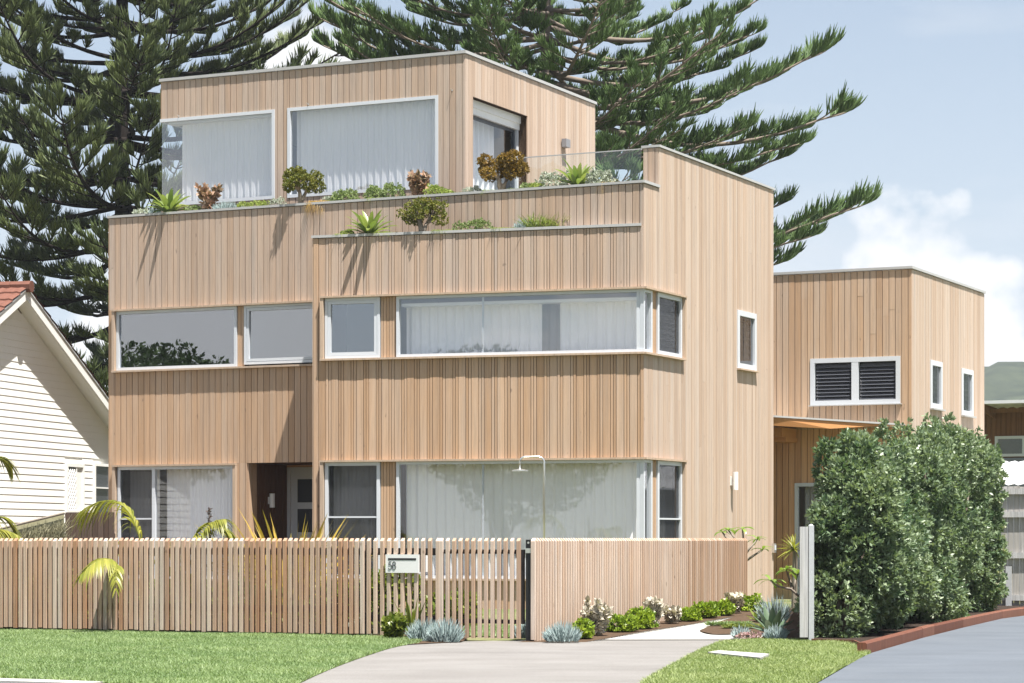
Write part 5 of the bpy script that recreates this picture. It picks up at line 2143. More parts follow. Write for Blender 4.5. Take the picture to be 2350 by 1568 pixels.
# left pine
TL_ = ((283 - CX) / F * 72.0, 72.0)
pine = thing('pine_tree', (TL_[0], TL_[1], 0), 'large dark whorled pine with thick black trunk rising behind the house at left', 'tree')
trunk_part(pine, TL_, 0.29, 0.10, 27, 'bark_dark')
z = 4.4
while z < 24:
    nb_ = 7
    a0 = random.uniform(0, 6.28)
    ln = np.interp(z, [4, 9, 15, 24], [6.6, 6.8, 6.2, 2.8])
    for k in range(nb_):
        az = a0 + 2 * math.pi * k / nb_ + random.uniform(-0.25, 0.25)
        add_branch(pine, random.choice(BR_D), z + random.uniform(-0.2, 0.2), az, ln / 6.0 * random.uniform(0.82, 1.08), np.interp(z, [4, 10, 17], [-0.10, 0.0, 0.18]) + random.uniform(-0.05, 0.05))
    z += random.uniform(0.95, 1.2)
for y0, tp in ((118, (722, -8)), (150, (735, 55)), (215, (640, 118)), (60, (560, -60)), (60, (-30, -40)), (170, (-60, 60)), (300, (-60, 235))):
    hero(pine, random.choice(BR_D), TL_, y0, tp, random.uniform(-1, 1))

# right pine
TR_ = ((1256 - CX) / F * 66.0, 66.0)
pine2 = thing('pine_tree', (TR_[0], TR_[1], 0), 'spreading green whorled pine with long bare limbs behind the upper storey', 'tree')
trunk_part(pine2, TR_, 0.20, 0.08, 26, 'bark_grey')
z = 5.6
while z < 22:
    nb_ = 6
    a0 = random.uniform(0, 6.28)
    ln = np.interp(z, [5, 10, 15, 22], [5.2, 5.6, 5.4, 3.0])
    for k in range(nb_):
        az = (a0 + 2 * math.pi * k / nb_ + random.uniform(-0.25, 0.25)) % (2 * math.pi)
        if math.cos(az) > 0.72:
            continue
        add_branch(pine2, random.choice(BR_B), z + random.uniform(-0.2, 0.2), az, ln / 6.0 * random.uniform(0.8, 1.1), random.uniform(-0.05, 0.12))
    z += random.uniform(0.7, 0.92)
HB = ((60, (1775, -18), 1), (90, (1722, 82), 0), (130, (1640, 60), -2), (165, (1720, 120), 2), (185, (1886, 122), 0), (235, (1740, 190), -2), (235, (1932, 262), 0.5),
      (300, (1700, 300), -2.0), (255, (1640, 215), 2.5), (330, (1820, 335), 0), (370, (1800, 360), 1.5), (330, (1560, 300), -3), (440, (1640, 380), -2.0), (470, (1962, 478), 0), (520, (1790, 470), 1), (560, (1845, 548), 0.5),
      (600, (1800, 600), 1), (20, (1500, -40), -2), (60, (1560, 20), 2), (140, (745, 48), 0), (180, (742, 105), 1), (90, (700, -30), -1), (230, (860, 130), 0), (100, (820, 20), -2))
for k, (y0, tp, dY) in enumerate(HB):
    hero(pine2, BR_B[k % 6], TR_, y0, tp, dY)


# ------------------------------------------------------------------ shrubs: foliage masses
def blob_points(blobs, n, fill=0.35):
    """points through a union of ellipsoids, most of them near the outside; returns points and outward normals"""
    B = np.array([b[:3] for b in blobs])
    Rr = np.array([b[3:6] for b in blobs])
    vol = Rr.prod(1) ** (2 / 3)
    idx = rng.choice(len(blobs), n * 2, p=vol / vol.sum())
    d = nrm(rng.normal(size=(n * 2, 3)))
    rad = 1 - fill * rng.random(n * 2) ** 2
    wob = 1 + 0.10 * np.sin(d[:, 0] * 7 + idx) + 0.10 * np.sin(d[:, 2] * 9 + idx * 2)
    P = B[idx] + d * Rr[idx] * (rad * wob)[:, None]
    keep = np.ones(len(P), bool)
    for j in range(len(blobs)):
        q = (P - B[j]) / Rr[j]
        keep &= ~(((q ** 2).sum(1) < 0.42) & (idx != j))
    P, d, idx = P[keep][:n], d[keep][:n], idx[keep][:n]
    return P, nrm(d / Rr[idx]), idx


def shrub(name, base, blobs, n, per, Ln, W, mat, label, cat, group=None, stems=3, stemmat='stem_grey', stem_r=0.02, flowers=None, spread=0.9, upb=0.35, part='foliage'):
    t = thing(name, base, label, cat, group)
    bl = [(base[0] + b[0], base[1] + b[1], base[2] + b[2], *b[3:6]) for b in blobs]
    P, Nn, idx = blob_points(bl, n)
    P[:, 2] = np.maximum(P[:, 2], base[2] + 0.01)
    Nn = nrm(Nn + np.array([0, 0, upb]))
    tint = np.clip(0.5 + 0.2 * np.sin(idx * 2.4) + rng.normal(size=len(P)) * 0.18, 0, 1)
    V, Fq, T = leaves(P, Nn, per, Ln, W, spread, tint, Ln * 0.12)
    V[:, 2] = np.maximum(V[:, 2], base[2] + 0.004)
    o = np_mesh(part, V, Fq, T, mat, t, smooth=False)
    if flowers:
        fm, fn, fl = flowers
        k = rng.choice(len(P), min(fn, len(P)), replace=False)
        top = P[k]
        V, Fq, T = leaves(top + Nn[k] * Ln * 0.6, Nn[k], 9, fl, fl * 0.35, 1.2)
        tag(np_mesh('flowers', V, Fq, T, fm, t, smooth=False), kind='stuff')
    if stems:
        mb = MB()
        for k in range(stems):
            b = bl[k % len(bl)]
            x0, y0 = base[0] + random.uniform(-1, 1) * stem_r * 3, base[1] + random.uniform(-1, 1) * stem_r * 3
            tgt = Vector((b[0], b[1], b[2]))
            p0 = Vector((x0, y0, base[2] - 0.01))
            mid = p0.lerp(tgt, 0.5) + Vector((random.uniform(-.1, .1), random.uniform(-.1, .1), 0)) * (tgt - p0).length
            mb.tube([p0, mid, tgt], [stem_r, stem_r * 0.8, stem_r * 0.4], 6)
        mb.build('stem', stemmat, t, smooth=True)
    return t


# hedge: five shrubs in a row running back beside the boundary fence
hedge = [(1925, 1466, 1838, 1990, 985, 1.00), (2010, 1447, 1940, 2085, 1005, 1.0), (2095, 1430, 2030, 2170, 960, 1.0), (2185, 1414, 2110, 2260, 955, 1.0), (2265, 1402, 2190, 2332, 1005, 1.0)]
names_h = ['nearest hedge shrub beside the galvanised post', 'second hedge shrub from the galvanised post', 'middle hedge shrub behind the red sleepers', 'tallest hedge shrub in front of the wing corner', 'far hedge shrub with pale flowers beside the tall grey fence']
for i, (xc, yb, x0, x1, yt, _) in enumerate(hedge):
    bx_, by_ = gp(xc, yb)
    by_ += 0.35
    bx_ = (xc - CX) / F * by_
    sc_ = by_ / F
    hgt = H - (yt - HY) * sc_
    wid = (x1 - x0) * sc_ * 1.12
    blobs = []
    rx, ry = 0.354, 0.935                      # direction of the row
    for k in range(34):
        a_, l_ = random.uniform((-0.12, -1.5)[i > 0], (1.5, -0.2)[i > 3]), random.uniform((-0.12, -0.5)[i > 0], (0.42, 0.15)[i > 3])
        r = random.uniform(0.26, 0.42)
        zz = random.uniform(0.26, hgt - 0.62)
        blobs.append((a_ * rx + l_ * ry, a_ * ry - l_ * rx, zz, r, r, r * random.uniform(0.8, 1.25)))
    for k in range(9):
        a_, l_ = random.uniform((0.0, -1.4)[i > 0], (1.4, -0.2)[i > 3]), random.uniform((-0.25, -0.45)[i > 0], (0.35, 0.1)[i > 3])
        r = random.uniform(0.12, 0.20)
        hh = random.uniform(0.22, 0.45)
        blobs.append((a_ * rx + l_ * ry, a_ * ry - l_ * rx, hgt - hh - random.uniform(0.0, 0.28), r, r, hh))
    fl = ('hedge_flower', 520, 0.045) if i == 4 else None
    shrub('hedge_shrub', (bx_, by_, 0), blobs, 7600, 8, 0.08, 0.017, 'hedge_leaf', names_h[i], 'shrub', 'hedge shrubs along the grey drive', stems=6, stem_r=0.028, flowers=fl, spread=0.75, upb=0.5, stemmat='bark_grey')

# ------------------------------------------------------------------ small plants
def at_planter(x, lower=False, d=None):
    if lower:
        pl, dd, z = BLK, (-0.26 if d is None else d), Z_BLK + 0.03
    else:
        pl, dd, z = FAC, (-0.36 if d is None else d), Z_PAR + 0.055
    s = pl.s_at(x, dd)
    p = pl.pt(s, dd, z)
    return p, p[1] / F            # location and metres per pixel


def strap_plant(name, base, n, Ln, w, mat, label, cat, group=None, elev=(0.3, 1.35), curl=0.9, seed=0, part='leaf', thick=0.0):
    """rosette of arching strap leaves, every leaf its own part"""
    g = random.Random(seed)
    t = thing(name, base, label, cat, group)
    for i in range(n):
        az = i * 2.399 + g.uniform(-.2, .2)
        e0 = elev[0] + (elev[1] - elev[0]) * (i + 0.5) / n
        L_ = Ln * (0.75 + 0.25 * math.sin(e0)) * g.uniform(0.85, 1.1)
        ns = 8
        p = Vector(base) + Vector((math.cos(az), math.sin(az), 0)) * w * 0.5
        e_ = e0
        vs, fs = [], []
        side = Vector((-math.sin(az), math.cos(az), 0))
        for k in range(ns + 1):
            tt = k / ns
            wd = w * np.interp(tt, [0, 0.15, 0.55, 0.85, 1], [0.75, 0.85, 1, 0.6, 0.03])
            dirv = Vector((math.cos(az) * math.cos(e_), math.sin(az) * math.cos(e_), math.sin(e_)))
            nv = side.cross(dirv)
            vs += [p - side * wd - nv * wd * 0.22, p + nv * wd * 0.12, p + side * wd - nv * wd * 0.22]
            p = p + dirv * L_ / ns
            e_ -= curl * (1.25 - math.sin(e0) * 0.8) / ns * (0.4 + 1.2 * tt)
        for k in range(ns):
            a = 3 * k
            fs += [(a, a + 1, a + 4, a + 3), (a + 1, a + 2, a + 5, a + 4)]
        mb = MB()
        mb.add(vs, fs, g.random())
        mb.build(part, mat, t, smooth=True)
    return t


def jade(base, wid, hgt, mat, label, cat='plant', seed=1, n=500, gnarl='stem_pale'):
    g = random.Random(seed)
    t = thing('jade_tree', base, label, cat)
    mb = MB()
    blobs = []
    trunk_h = hgt * 0.38
    p0 = Vector(base)
    for k in range(3):
        a = k * 2.1 + g.uniform(-.4, .4)
        top = p0 + Vector((math.cos(a) * wid * 0.10, math.sin(a) * wid * 0.06, trunk_h * g.uniform(0.8, 1.1)))
        mb.tube([p0 - Vector((0, 0, .02)), p0.lerp(top, 0.5) + Vector((g.uniform(-.02, .02), 0, 0)), top], [wid * 0.055, wid * 0.045, wid * 0.03], 7)
        for j in range(4):
            an = a + g.uniform(-1.1, 1.1)
            rr = wid * g.uniform(0.22, 0.40)
            zz = hgt * g.uniform(0.42, 0.86)
            e_ = p0 + Vector((math.cos(an) * rr, math.sin(an) * rr * 0.7, zz))
            mb.tube([top, top.lerp(e_, 0.55) + Vector((0, 0, 0.02)), e_], [wid * 0.028, wid * 0.02, wid * 0.010], 5)
            r = wid * g.uniform(0.10, 0.17)
            blobs.append((e_.x, e_.y, e_.z, r, r, r * 0.85))
    for j in range(4):
        r = wid * g.uniform(0.10, 0.16)
        blobs.append((p0.x + g.uniform(-.22, .22) * wid, p0.y + g.uniform(-.15, .15) * wid, p0.z + hgt * g.uniform(0.75, 0.92), r, r, r * 0.8))
    mb.build('trunk', gnarl, t, smooth=True)
    P, Nn, idx = blob_points(blobs, n, 0.5)
    V, Fq, T = leaves(P, nrm(Nn + np.array([0, 0, 0.3])), 6, wid * 0.042, wid * 0.013, 0.8, np.clip(rng.normal(0.5, 0.25, len(P)), 0, 1))
    np_mesh('foliage', V, Fq, T, mat, t, smooth=False)
    return t


def mound(base, wid, hgt, dep, mat, label, n=260, per=7, lf=0.035, cat='plant', group=None, name='succulent_mound'):
    blobs = [(random.uniform(-.3, .3) * wid, random.uniform(-.2, .2) * dep, hgt * 0.35, wid * 0.26, dep * 0.35, hgt * 0.6) for _ in range(4)]
    blobs += [(0, 0, hgt * 0.3, wid * 0.36, dep * 0.4, hgt * 0.55)]
    return shrub(name, base, blobs, n, per, lf, lf * 0.30, mat, label, cat, group, stems=0)


def sticks(base, wid, hgt, dep, label, n=400, group=None, mat='chalk_leaf', w=0.006, name='chalk_stick_plant', lean=0.35):
    t = thing(name, base, label, 'plant', group)
    x = rng.uniform(-.5, .5, n) * wid
    y = rng.uniform(-.5, .5, n) * dep
    hm = np.clip(1 - (2 * x / wid) ** 2 * 0.6, 0.2, 1)
    P = np.stack([base[0] + x * 0.85, base[1] + y, np.full(n, base[2])], 1)
    D = np.stack([x / wid * 1.3 + rng.normal(size=n) * lean, rng.normal(size=n) * lean - 0.1, np.ones(n)], 1)
    V, Fq, T = cords(P, D, hgt * hm * rng.uniform(0.55, 1.1, n), np.full(n, w), np.stack([np.zeros(n), np.zeros(n), np.full(n, 0.12)], 1), 3)
    np_mesh('foliage', V, Fq, T, mat, t)
    return t


def tuft(base, wid, hgt, label, n=160, mat='sedge', droop=-0.7, w=0.004, cat='grass tuft', name='grass_tuft', toward=None, spreadx=0.5):
    t = thing(name, base, label, cat)
    x = rng.uniform(-.5, .5, n) * wid
    P = np.stack([base[0] + x, base[1] + rng.uniform(-.06, .06, n), np.full(n, base[2])], 1)
    D = np.stack([rng.normal(size=n) * spreadx, rng.normal(size=n) * 0.3 + (toward or 0.0) * -1.0, rng.uniform(0.5, 1.0, n)], 1)
    V, Fq, T = ribbons(P, D, hgt * rng.uniform(0.6, 1.25, n), np.full(n, w), np.stack([np.zeros(n), np.zeros(n), np.full(n, droop)], 1), 5)
    np_mesh('blades', V, Fq, T, mat, t)
    return t


def spoon(base, wid, hgt, mat, label, n=60, lf=0.09, seed=0, group=None, name='kalanchoe'):
    """upright stems carrying pairs of large felted leaves"""
    g = random.Random(seed)
    t = thing(name, base, label, 'plant', group)
    mb = MB()
    P, Nn = [], []
    for k in range(7):
        a = k * 2.4
        e_ = Vector(base) + Vector((math.cos(a) * wid * 0.46 * g.uniform(.4, 1), math.sin(a) * wid * 0.25, hgt * g.uniform(0.6, 0.92)))
        mb.tube([Vector(base) - Vector((0, 0, .01)), Vector(base).lerp(e_, 0.5) + Vector((0, 0, .02)), e_], [0.012, 0.01, 0.006], 5)
        for j in range(n // 7):
            q = (j + 0.5) / (n // 7) * 0.9 + 0.1
            p = Vector(base).lerp(e_, q)
            P.append(p)
            Nn.append(Vector((g.uniform(-1, 1), g.uniform(-1, 1), g.uniform(0.1, 0.6))).normalized())
        P.append(e_)
        Nn.append(Vector((0, 0, 1)))
    mb.build('stem', 'stem_pale', t)
    V, Fq, T = leaves(np.array(P), np.array(Nn), 6, lf, lf * 0.30, 0.85)
    V[:, 2] = np.maximum(V[:, 2], base[2] + 0.004)
    np_mesh('foliage', V, Fq, T, mat, t, smooth=False)
    return t


# ---- upper planter
b, k = at_planter(388, d=-0.20)
strap_plant('bromeliad', b, 26, 68 * k, 6.5 * k, 'bromeliad_leaf', 'bromeliad with broad arching leaves at the left end of the upper planter', 'plant', seed=3, elev=(0.35, 1.3), curl=1.3)
b, k = at_planter(478)
spoon(b, 64 * k, 62 * k, 'copper_leaf', 'coppery pink felted succulent near the left end of the upper planter', 63, 0.12, 5, 'copper felted succulents in the upper planter')
b, k = at_planter(352, d=-0.4)
sticks(b, 40 * k, 18 * k, 0.25, 'small blue grey stick succulent left of the first bromeliad', 140)
b, k = at_planter(525)
sticks(b, 78 * k, 21 * k, 0.3, 'row of blue grey stick succulents left of the first jade tree', 320)
b, k = at_planter(592)
mound(b, 62 * k, 17 * k, 0.4, 'lime_leaf', 'low lime green mound beside the first jade tree', 260, 7, 0.03)
b, k = at_planter(640, d=-0.5)
mound(b, 40 * k, 24 * k, 0.3, 'silver_leaf', 'small grey green mound behind the first jade tree', 140, 7, 0.03)
b, k = at_planter(690, d=-0.16)
jade(b, 116 * k, 80 * k, 'jade_leaf', 'bronze green jade tree spilling over the upper planter edge', seed=4, n=1300)
b, k = at_planter(735, d=-0.14)
tuft((b[0], b[1], Z_PAR + 0.05), 48 * k, 36 * k, 'brown trailing grass hanging over the upper planter wall', 260, 'sedge_orange', -1.5, 0.004, toward=0.55)
for q, xx in enumerate((800, 858, 905)):
    b, k = at_planter(xx)
    mound(b, (66, 60, 58)[q] * k, (30, 33, 36)[q] * k, 0.5, 'mound_leaf', ('left one of three clipped green mounds below the large top window', 'middle one of three clipped green mounds below the large top window', 'right one of three green mounds next to the copper plant')[q], 420, 7, 0.035, group='green mounds in the upper planter')
b, k = at_planter(960)
spoon(b, 56 * k, 56 * k, 'copper_leaf', 'coppery felted succulent right of the green mounds', 63, 0.12, 8, 'copper felted succulents in the upper planter')
b, k = at_planter(1003)
mound(b, 52 * k, 26 * k, 0.4, 'lime_leaf', 'yellow green mound at the corner of the top storey', 260, 7, 0.035)
b, k = at_planter(1052)
tuft(b, 36 * k, 14 * k, 'low green sedge in front of the top storey corner', 160, 'sedge', -0.4)
b, k = at_planter(1152, d=-0.36)
jade(b, 124 * k, 88 * k, 'jade_orange', 'orange tinged jade tree in front of the terrace door', seed=9, n=1500)
b, k = at_planter(1195, d=-0.35)
tuft(b, 60 * k, 14 * k, 'low green sedge beside the orange jade tree', 200, 'sedge', -0.5)
for q, xx in enumerate((1275, 1375)):
    b, k = at_planter(xx, d=-0.42)
    mound(b, (84, 76)[q] * k, (38, 36)[q] * k, 0.45, 'silver_leaf', ('silver grey shrub left of the terrace bromeliad', 'silver grey shrub right of the terrace bromeliad')[q], 420, 7, 0.04, group='silver shrubs in the upper planter', name='silver_shrub')
b, k = at_planter(1326, d=-0.42)
strap_plant('bromeliad', b, 26, 72 * k, 6.5 * k, 'bromeliad_leaf', 'yellow green bromeliad at the right end of the upper planter', 'plant', seed=6, elev=(0.4, 1.3), curl=1.2)
b, k = at_planter(1437, d=-0.5)
tuft(b, 70 * k, 17 * k, 'orange brown sedge cushion at the right end of the upper planter', 420, 'sedge_orange', -0.6)
b, k = at_planter(1400, d=-0.14)
tuft((b[0], b[1], Z_PAR + 0.05), 40 * k, 30 * k, 'wispy dry grass hanging over the right part of the upper wall', 60, 'sedge_orange', -1.6, 0.003, toward=0.5)
fill = ['tiny silver tuft at the far left of the upper planter', 'tiny green tuft between copper plant and stick row', 'small grey cushion left of the first jade tree', 'small green cushion right of the first jade tree', 'green cushion under the large top window', 'small lime cushion right of the second copper plant', 'small green cushion left of the orange jade tree', 'small green cushion right of the orange jade tree', 'small cushion left of the silver shrubs']
for q, xx in enumerate((325, 445, 560, 752, 775, 1020, 1085, 1215, 1235)):
    b, k = at_planter(xx, d=-0.30)
    mound(b, 40 * k, 15 * k, 0.3, ('silver_leaf', 'mound_leaf', 'lime_leaf')[q % 3], fill[q], 150, 7, 0.032, name='cushion_plant', group='small cushion plants in the upper planter')
hang = ['trailing green strands under the first bromeliad', 'trailing strands below the green mounds', 'trailing strands below the orange jade tree']
for q, xx in enumerate((400, 870, 1130)):
    b, k = at_planter(xx, d=-0.10)
    tuft((b[0], b[1], Z_PAR + 0.045), 50 * k, 18 * k, hang[q], 120, 'sedge', -1.2, 0.003, toward=0.5)
# ---- lower planter
b, k = at_planter(848, True, -0.14)
strap_plant('bromeliad', b, 28, 74 * k, 6.5 * k, 'bromeliad_leaf', 'bright green bromeliad in the lower planter', 'plant', seed=12, elev=(0.35, 1.3), curl=1.3)
b, k = at_planter(793, True, -0.3)
mound(b, 40 * k, 17 * k, 0.3, 'sedge', 'small leafy clump left of the lower bromeliad', 140, 7, 0.03)
b, k = at_planter(968, True, -0.13)
jade(b, 116 * k, 76 * k, 'jade_leaf', 'jade tree with grey branching trunk in the lower planter', seed=15, n=1000, gnarl='stem_grey')
for q, xx in enumerate((1068, 1110)):
    b, k = at_planter(xx, True, -0.25)
    mound(b, 60 * k, (27, 31)[q] * k, 0.3, 'mound_leaf', ('left grey green mound in the lower planter', 'right grey green mound in the lower planter')[q], 220, 7, 0.032, group='green mounds in the lower planter')
b, k = at_planter(1203, True, -0.2)
sticks(b, 46 * k, 28 * k, 0.2, 'blue grey stick succulents left of the grass tuft in the lower planter', 160)
b, k = at_planter(1252, True, -0.18)
tuft(b, 84 * k, 50 * k, 'light green arching grass tuft in the lower planter', 260, 'sedge', -0.3, 0.006)
for q, (xx, ww) in enumerate(((800, 60), (885, 70), (1030, 70), (1160, 60))):
    b, k = at_planter(xx, True, -0.08)
    tuft((b[0], b[1], Z_BLK + 0.045), ww * k, 17 * k, ('fine green grass trailing at the left end of the lower planter', 'fine green grass trailing under the lower bromeliad', 'fine green grass trailing right of the lower jade tree', 'fine green grass trailing before the stick succulents')[q], 260, 'sedge', -1.0, 0.003, toward=0.5)

# ---- plants on the street side
def gnd(x, y):
    p = gp(x, y)
    return (p[0], p[1], 0.01), p[1] / F


def bedp(x, d=0.3):
    a = SF.s_at(x, d)
    p = SF.pt(a, d, 0)
    return (p[0], p[1], zs(p[1]) + 0.018), p[1] / F


def gnds(x, y):
    p = gps(x, y)
    return (p[0], p[1], zs(p[1]) + 0.016), p[1] / F


b, k = gnd(905, 1470)
spoon(b, 62 * k, 52 * k, 'garden_leaf', 'green and bronze rosette succulent in front of the letterbox panel', 84, 0.10, 21, name='rosette_succulent')
b, k = gnd(945, 1468)
strap_plant('snake_plant', b, 9, 92 * k, 5 * k, 'garden_leaf', 'upright snake plant behind the blue stick succulents at the gate', 'plant', seed=22, elev=(0.85, 1.5), curl=0.25)
b, k = gnd(975, 1472)
sticks(b, 70 * k, 48 * k, 0.35, 'tall blue grey stick succulent clump left of the gate', 420)
b, k = gnd(1022, 1474)
sticks(b, 74 * k, 50 * k, 0.35, 'rounded blue grey stick succulent clump at the gate foot', 460)
b, k = gnd(1222, 1466)
sticks(b, 90 * k, 46 * k, 0.4, 'blue grey stick succulents at the foot of the intercom post', 480)
b, k = bedp(1290, 0.42)
sticks(b, 84 * k, 42 * k, 0.4, 'blue grey stick succulents at the near end of the side fence', 440)
for q, (xx, yy, ww, hh) in enumerate(((1336, 1447, 50, 40), (1428, 1438, 70, 34), (1472, 1430, 66, 44), (1575, 1424, 60, 26), (1620, 1417, 70, 32), (1655, 1413, 60, 30), (1718, 1402, 70, 34))):
    b, k = bedp(xx, 0.34)
    mound(b, ww * k, hh * k, 0.4, 'ground_leaf', ('bright green low shrub between blue sticks and silver plant', 'bright green low shrub right of the nearest silver plant', 'taller bright green shrub between two silver plants', 'small bright green shrub right of the second silver plant', 'bright green shrub near the far end of the side fence', 'yellow green shrub near the far silver plant', 'bright green shrub behind the agave')[q], 280, 7, 0.05, group='bright green shrubs along the side fence', name='low_shrub')
for q, (xx, yy, ww, hh) in enumerate(((1371, 1445, 72, 82), (1500, 1433, 56, 62), (1540, 1430, 52, 40), (1684, 1410, 48, 42))):
    b, k = bedp(xx, 0.34)
    spoon(b, ww * k, hh * k, 'kalanchoe_leaf', ('tall silver white felted plant nearest the gate', 'silver white felted plant midway along the side fence', 'lower silver white felted plant beside the midway one', 'silver white felted plant at the far end of the side fence')[q], 110, 0.09, 30 + q, 'silver felted plants along the side fence')
b, k = gnds(1772, 1458)
strap_plant('agave', b, 17, 72 * k, 9 * k, 'agave_leaf', 'large dark green agave beside the galvanised post', 'plant', seed=41, elev=(0.2, 1.3), curl=0.12)
b, k = gnds(1740, 1428)
strap_plant('agave', b, 12, 36 * k, 6 * k, 'sedge', 'small pale rosette succulent left of the agave', 'plant', seed=42, elev=(0.1, 1.2), curl=0.2)
b, k = gnds(1775, 1430)
sticks(b, 60 * k, 60 * k, 0.3, 'tall blue grey sticks behind the agave', 260)
b, k = gnds(1700, 1467)
sticks(b, 36 * k, 28 * k, 0.25, 'small blue grey sticks left of the pink flowers', 160)
b, k = gnds(1780, 1470)
sticks(b, 50 * k, 32 * k, 0.2, 'blue grey sticks in front of the agave', 240)
b, k = gnds(1728, 1469)
mound(b, 70 * k, 12 * k, 0.25, 'pink_flower', 'low mat of pink flowers in front of the agave', 160, 6, 0.03, name='pink_groundcover')
b, k = gnds(1672, 1438)
tuft(b, 100 * k, 20 * k, 'soft green grass mound in the bend of the limestone path', 900, 'grass_blade', -0.5, 0.004)
b, k = gnds(1705, 1444)
tuft(b, 90 * k, 20 * k, 'dense green grass mound left of the agave', 900, 'sedge', -0.5, 0.004)


# frangipani: forked grey limbs with leaf clusters
def frangipani(base, limbs, label, lf, seed):
    g = random.Random(seed)
    t = thing('frangipani', base, label, 'plant')
    mb = MB()
    tips = []
    for pts in limbs:
        n = len(pts)
        mb.tube(pts, [0.022 * (1 - 0.45 * i / (n - 1)) for i in range(n)], 6)
        tips.append(pts[-1])
    mb.build('limbs', 'stem_grey', t, smooth=True)
    for tp in tips:
        for j in range(7):
            a = j * 2.4 + g.uniform(-.3, .3)
            e0 = g.uniform(-0.1, 0.9)
            side = Vector((-math.sin(a), math.cos(a), 0))
            p = Vector(tp)
            vs, fs = [], []
            L_ = lf * g.uniform(0.7, 1.15)
            e_ = e0
            for q in range(6):
                tt = q / 5
                wd = L_ * 0.16 * np.interp(tt, [0, .3, .7, 1], [.25, .8, 1, .05])
                dv = Vector((math.cos(a) * math.cos(e_), math.sin(a) * math.cos(e_), math.sin(e_)))
                vs += [p - side * wd, p - Vector((0, 0, wd * .25)), p + side * wd]
                p = p + dv * L_ / 5
                e_ -= 0.28
            for q in range(5):
                c = 3 * q
                fs += [(c, c + 1, c + 4, c + 3), (c + 1, c + 2, c + 5, c + 4)]
            m2 = MB()
            m2.add(vs, fs, g.random())
            m2.build('leaf', 'frangipani_leaf', t, smooth=True)
    return t


Yf = 38.5
fb_ = at(1700, 1300, Yf)
A = lambda x, y: at(x, y, Yf + random.uniform(-.2, .2))
frangipani((fb_[0], fb_[1], 0), [[(fb_[0], fb_[1], 0), A(1702, 1290), A(1690, 1240), A(1672, 1218)], [A(1702, 1288), A(1718, 1262), A(1738, 1238)], [A(1700, 1296), A(1730, 1275), A(1750, 1262)], [A(1696, 1262), A(1706, 1235), A(1704, 1214)], [A(1690, 1245), A(1668, 1236), A(1658, 1222)]], 'frangipani branches reaching above the end of the side fence', 0.20, 51)
Yf = 33.5
fb_ = at(1846, 1380, Yf)
frangipani((fb_[0], fb_[1], 0), [[(fb_[0], fb_[1], 0), A(1840, 1375), A(1815, 1352), A(1785, 1346), A(1768, 1332)], [A(1818, 1352), A(1812, 1330), A(1804, 1308)], [A(1820, 1354), A(1826, 1335), A(1830, 1318)]], 'frangipani limb with broad leaves left of the galvanised post', 0.25, 52)


# palms and flax in the front garden
def frond(t, p0, p1, p2, lf, seed, dens=40, bend=-0.95, w=0.014):
    """palm frond along a curve through three points; leaflets on both sides"""
    g = np.random.default_rng(seed)
    n = 14
    ts = np.linspace(0, 1, n)
    p0, p1, p2 = (np.array(q) for q in (p0, p1, p2))
    C = ((1 - ts) ** 2)[:, None] * p0 + (2 * ts * (1 - ts))[:, None] * p1 + (ts ** 2)[:, None] * p2
    mb = MB()
    mb.tube(C, list(np.interp(ts, [0, 1], [0.015, 0.004])), 5)
    k = dens
    tt = np.repeat(np.linspace(0.25, 0.99, k), 2)
    sd_ = np.tile([-1.0, 1.0], k)
    P = np.stack([np.interp(tt, ts, C[:, j]) for j in range(3)], 1)
    tg = nrm(np.stack([np.interp(np.minimum(tt + .04, 1), ts, C[:, j]) - np.interp(tt - .04, ts, C[:, j]) for j in range(3)], 1))
    lat = nrm(np.cross(tg, [0, 0, 1.0])) * sd_[:, None]
    D = tg * 0.75 + lat * 0.45 + np.array([0, 0, 0.1])
    L_ = lf * np.interp(tt, [0.1, 0.4, 0.8, 1], [0.6, 1, 0.75, 0.35]) * g.uniform(0.85, 1.1, 2 * k)
    V, Fq, T = ribbons(P, D, L_, np.full(2 * k, w), np.array([0, 0, bend]) * g.uniform(0.6, 1.2, 2 * k)[:, None], 5, g.random(2 * k))
    o = mb.build('frond', 'palm_leaf', t, smooth=True)
    np_mesh('leaflets', V, Fq, T, 'palm_leaf', o)
    return o


def palm(base, fronds, label, Y):
    t = thing('garden_palm', (base[0], base[1], 0), label, 'palm')
    for i, (a, b, c, lf) in enumerate(fronds):
        dy = random.uniform(-0.25, 0.25)
        frond(t, at(*a, Y), at(*b, Y + dy), at(*c, Y + 2 * dy), lf, 60 + i)
    mb = MB()
    for a, b, c, lf in fronds:
        e_ = at(*a, Y)
        mb.tube([(base[0] + random.uniform(-.05, .05), base[1], -0.01), e_], [0.03, 0.016], 6)
    mb.build('stem', 'palm_leaf', t)
    return t


p = at(340, 1400, 33.0)
palm(p, [((334, 1330), (318, 1085), (188, 1172), 0.62), ((332, 1330), (280, 1200), (215, 1262), 0.40), ((340, 1330), (380, 1200), (420, 1270), 0.36), ((336, 1340), (330, 1260), (280, 1300), 0.3)], 'yellow green palm arching above the left part of the batten fence', 33.0)
p = at(420, 1400, 33.4)
palm(p, [((420, 1330), (448, 1150), (528, 1222), 0.5), ((424, 1330), (470, 1190), (516, 1192), 0.45), ((418, 1330), (400, 1220), (360, 1270), 0.34), ((424, 1340), (500, 1260), (540, 1300), 0.3)], 'palm with fine fronds below the ground floor window', 33.4)
p = at(262, 1400, 31.9)
t = thing('garden_palm', (p[0], p[1], 0), 'yellow palm frond drooping out in front of the batten fence', 'palm')
frond(t, at(268, 1330, 31.9), at(258, 1240, 30.95), at(188, 1318, 30.75), 0.36, 71, 26, -0.8)
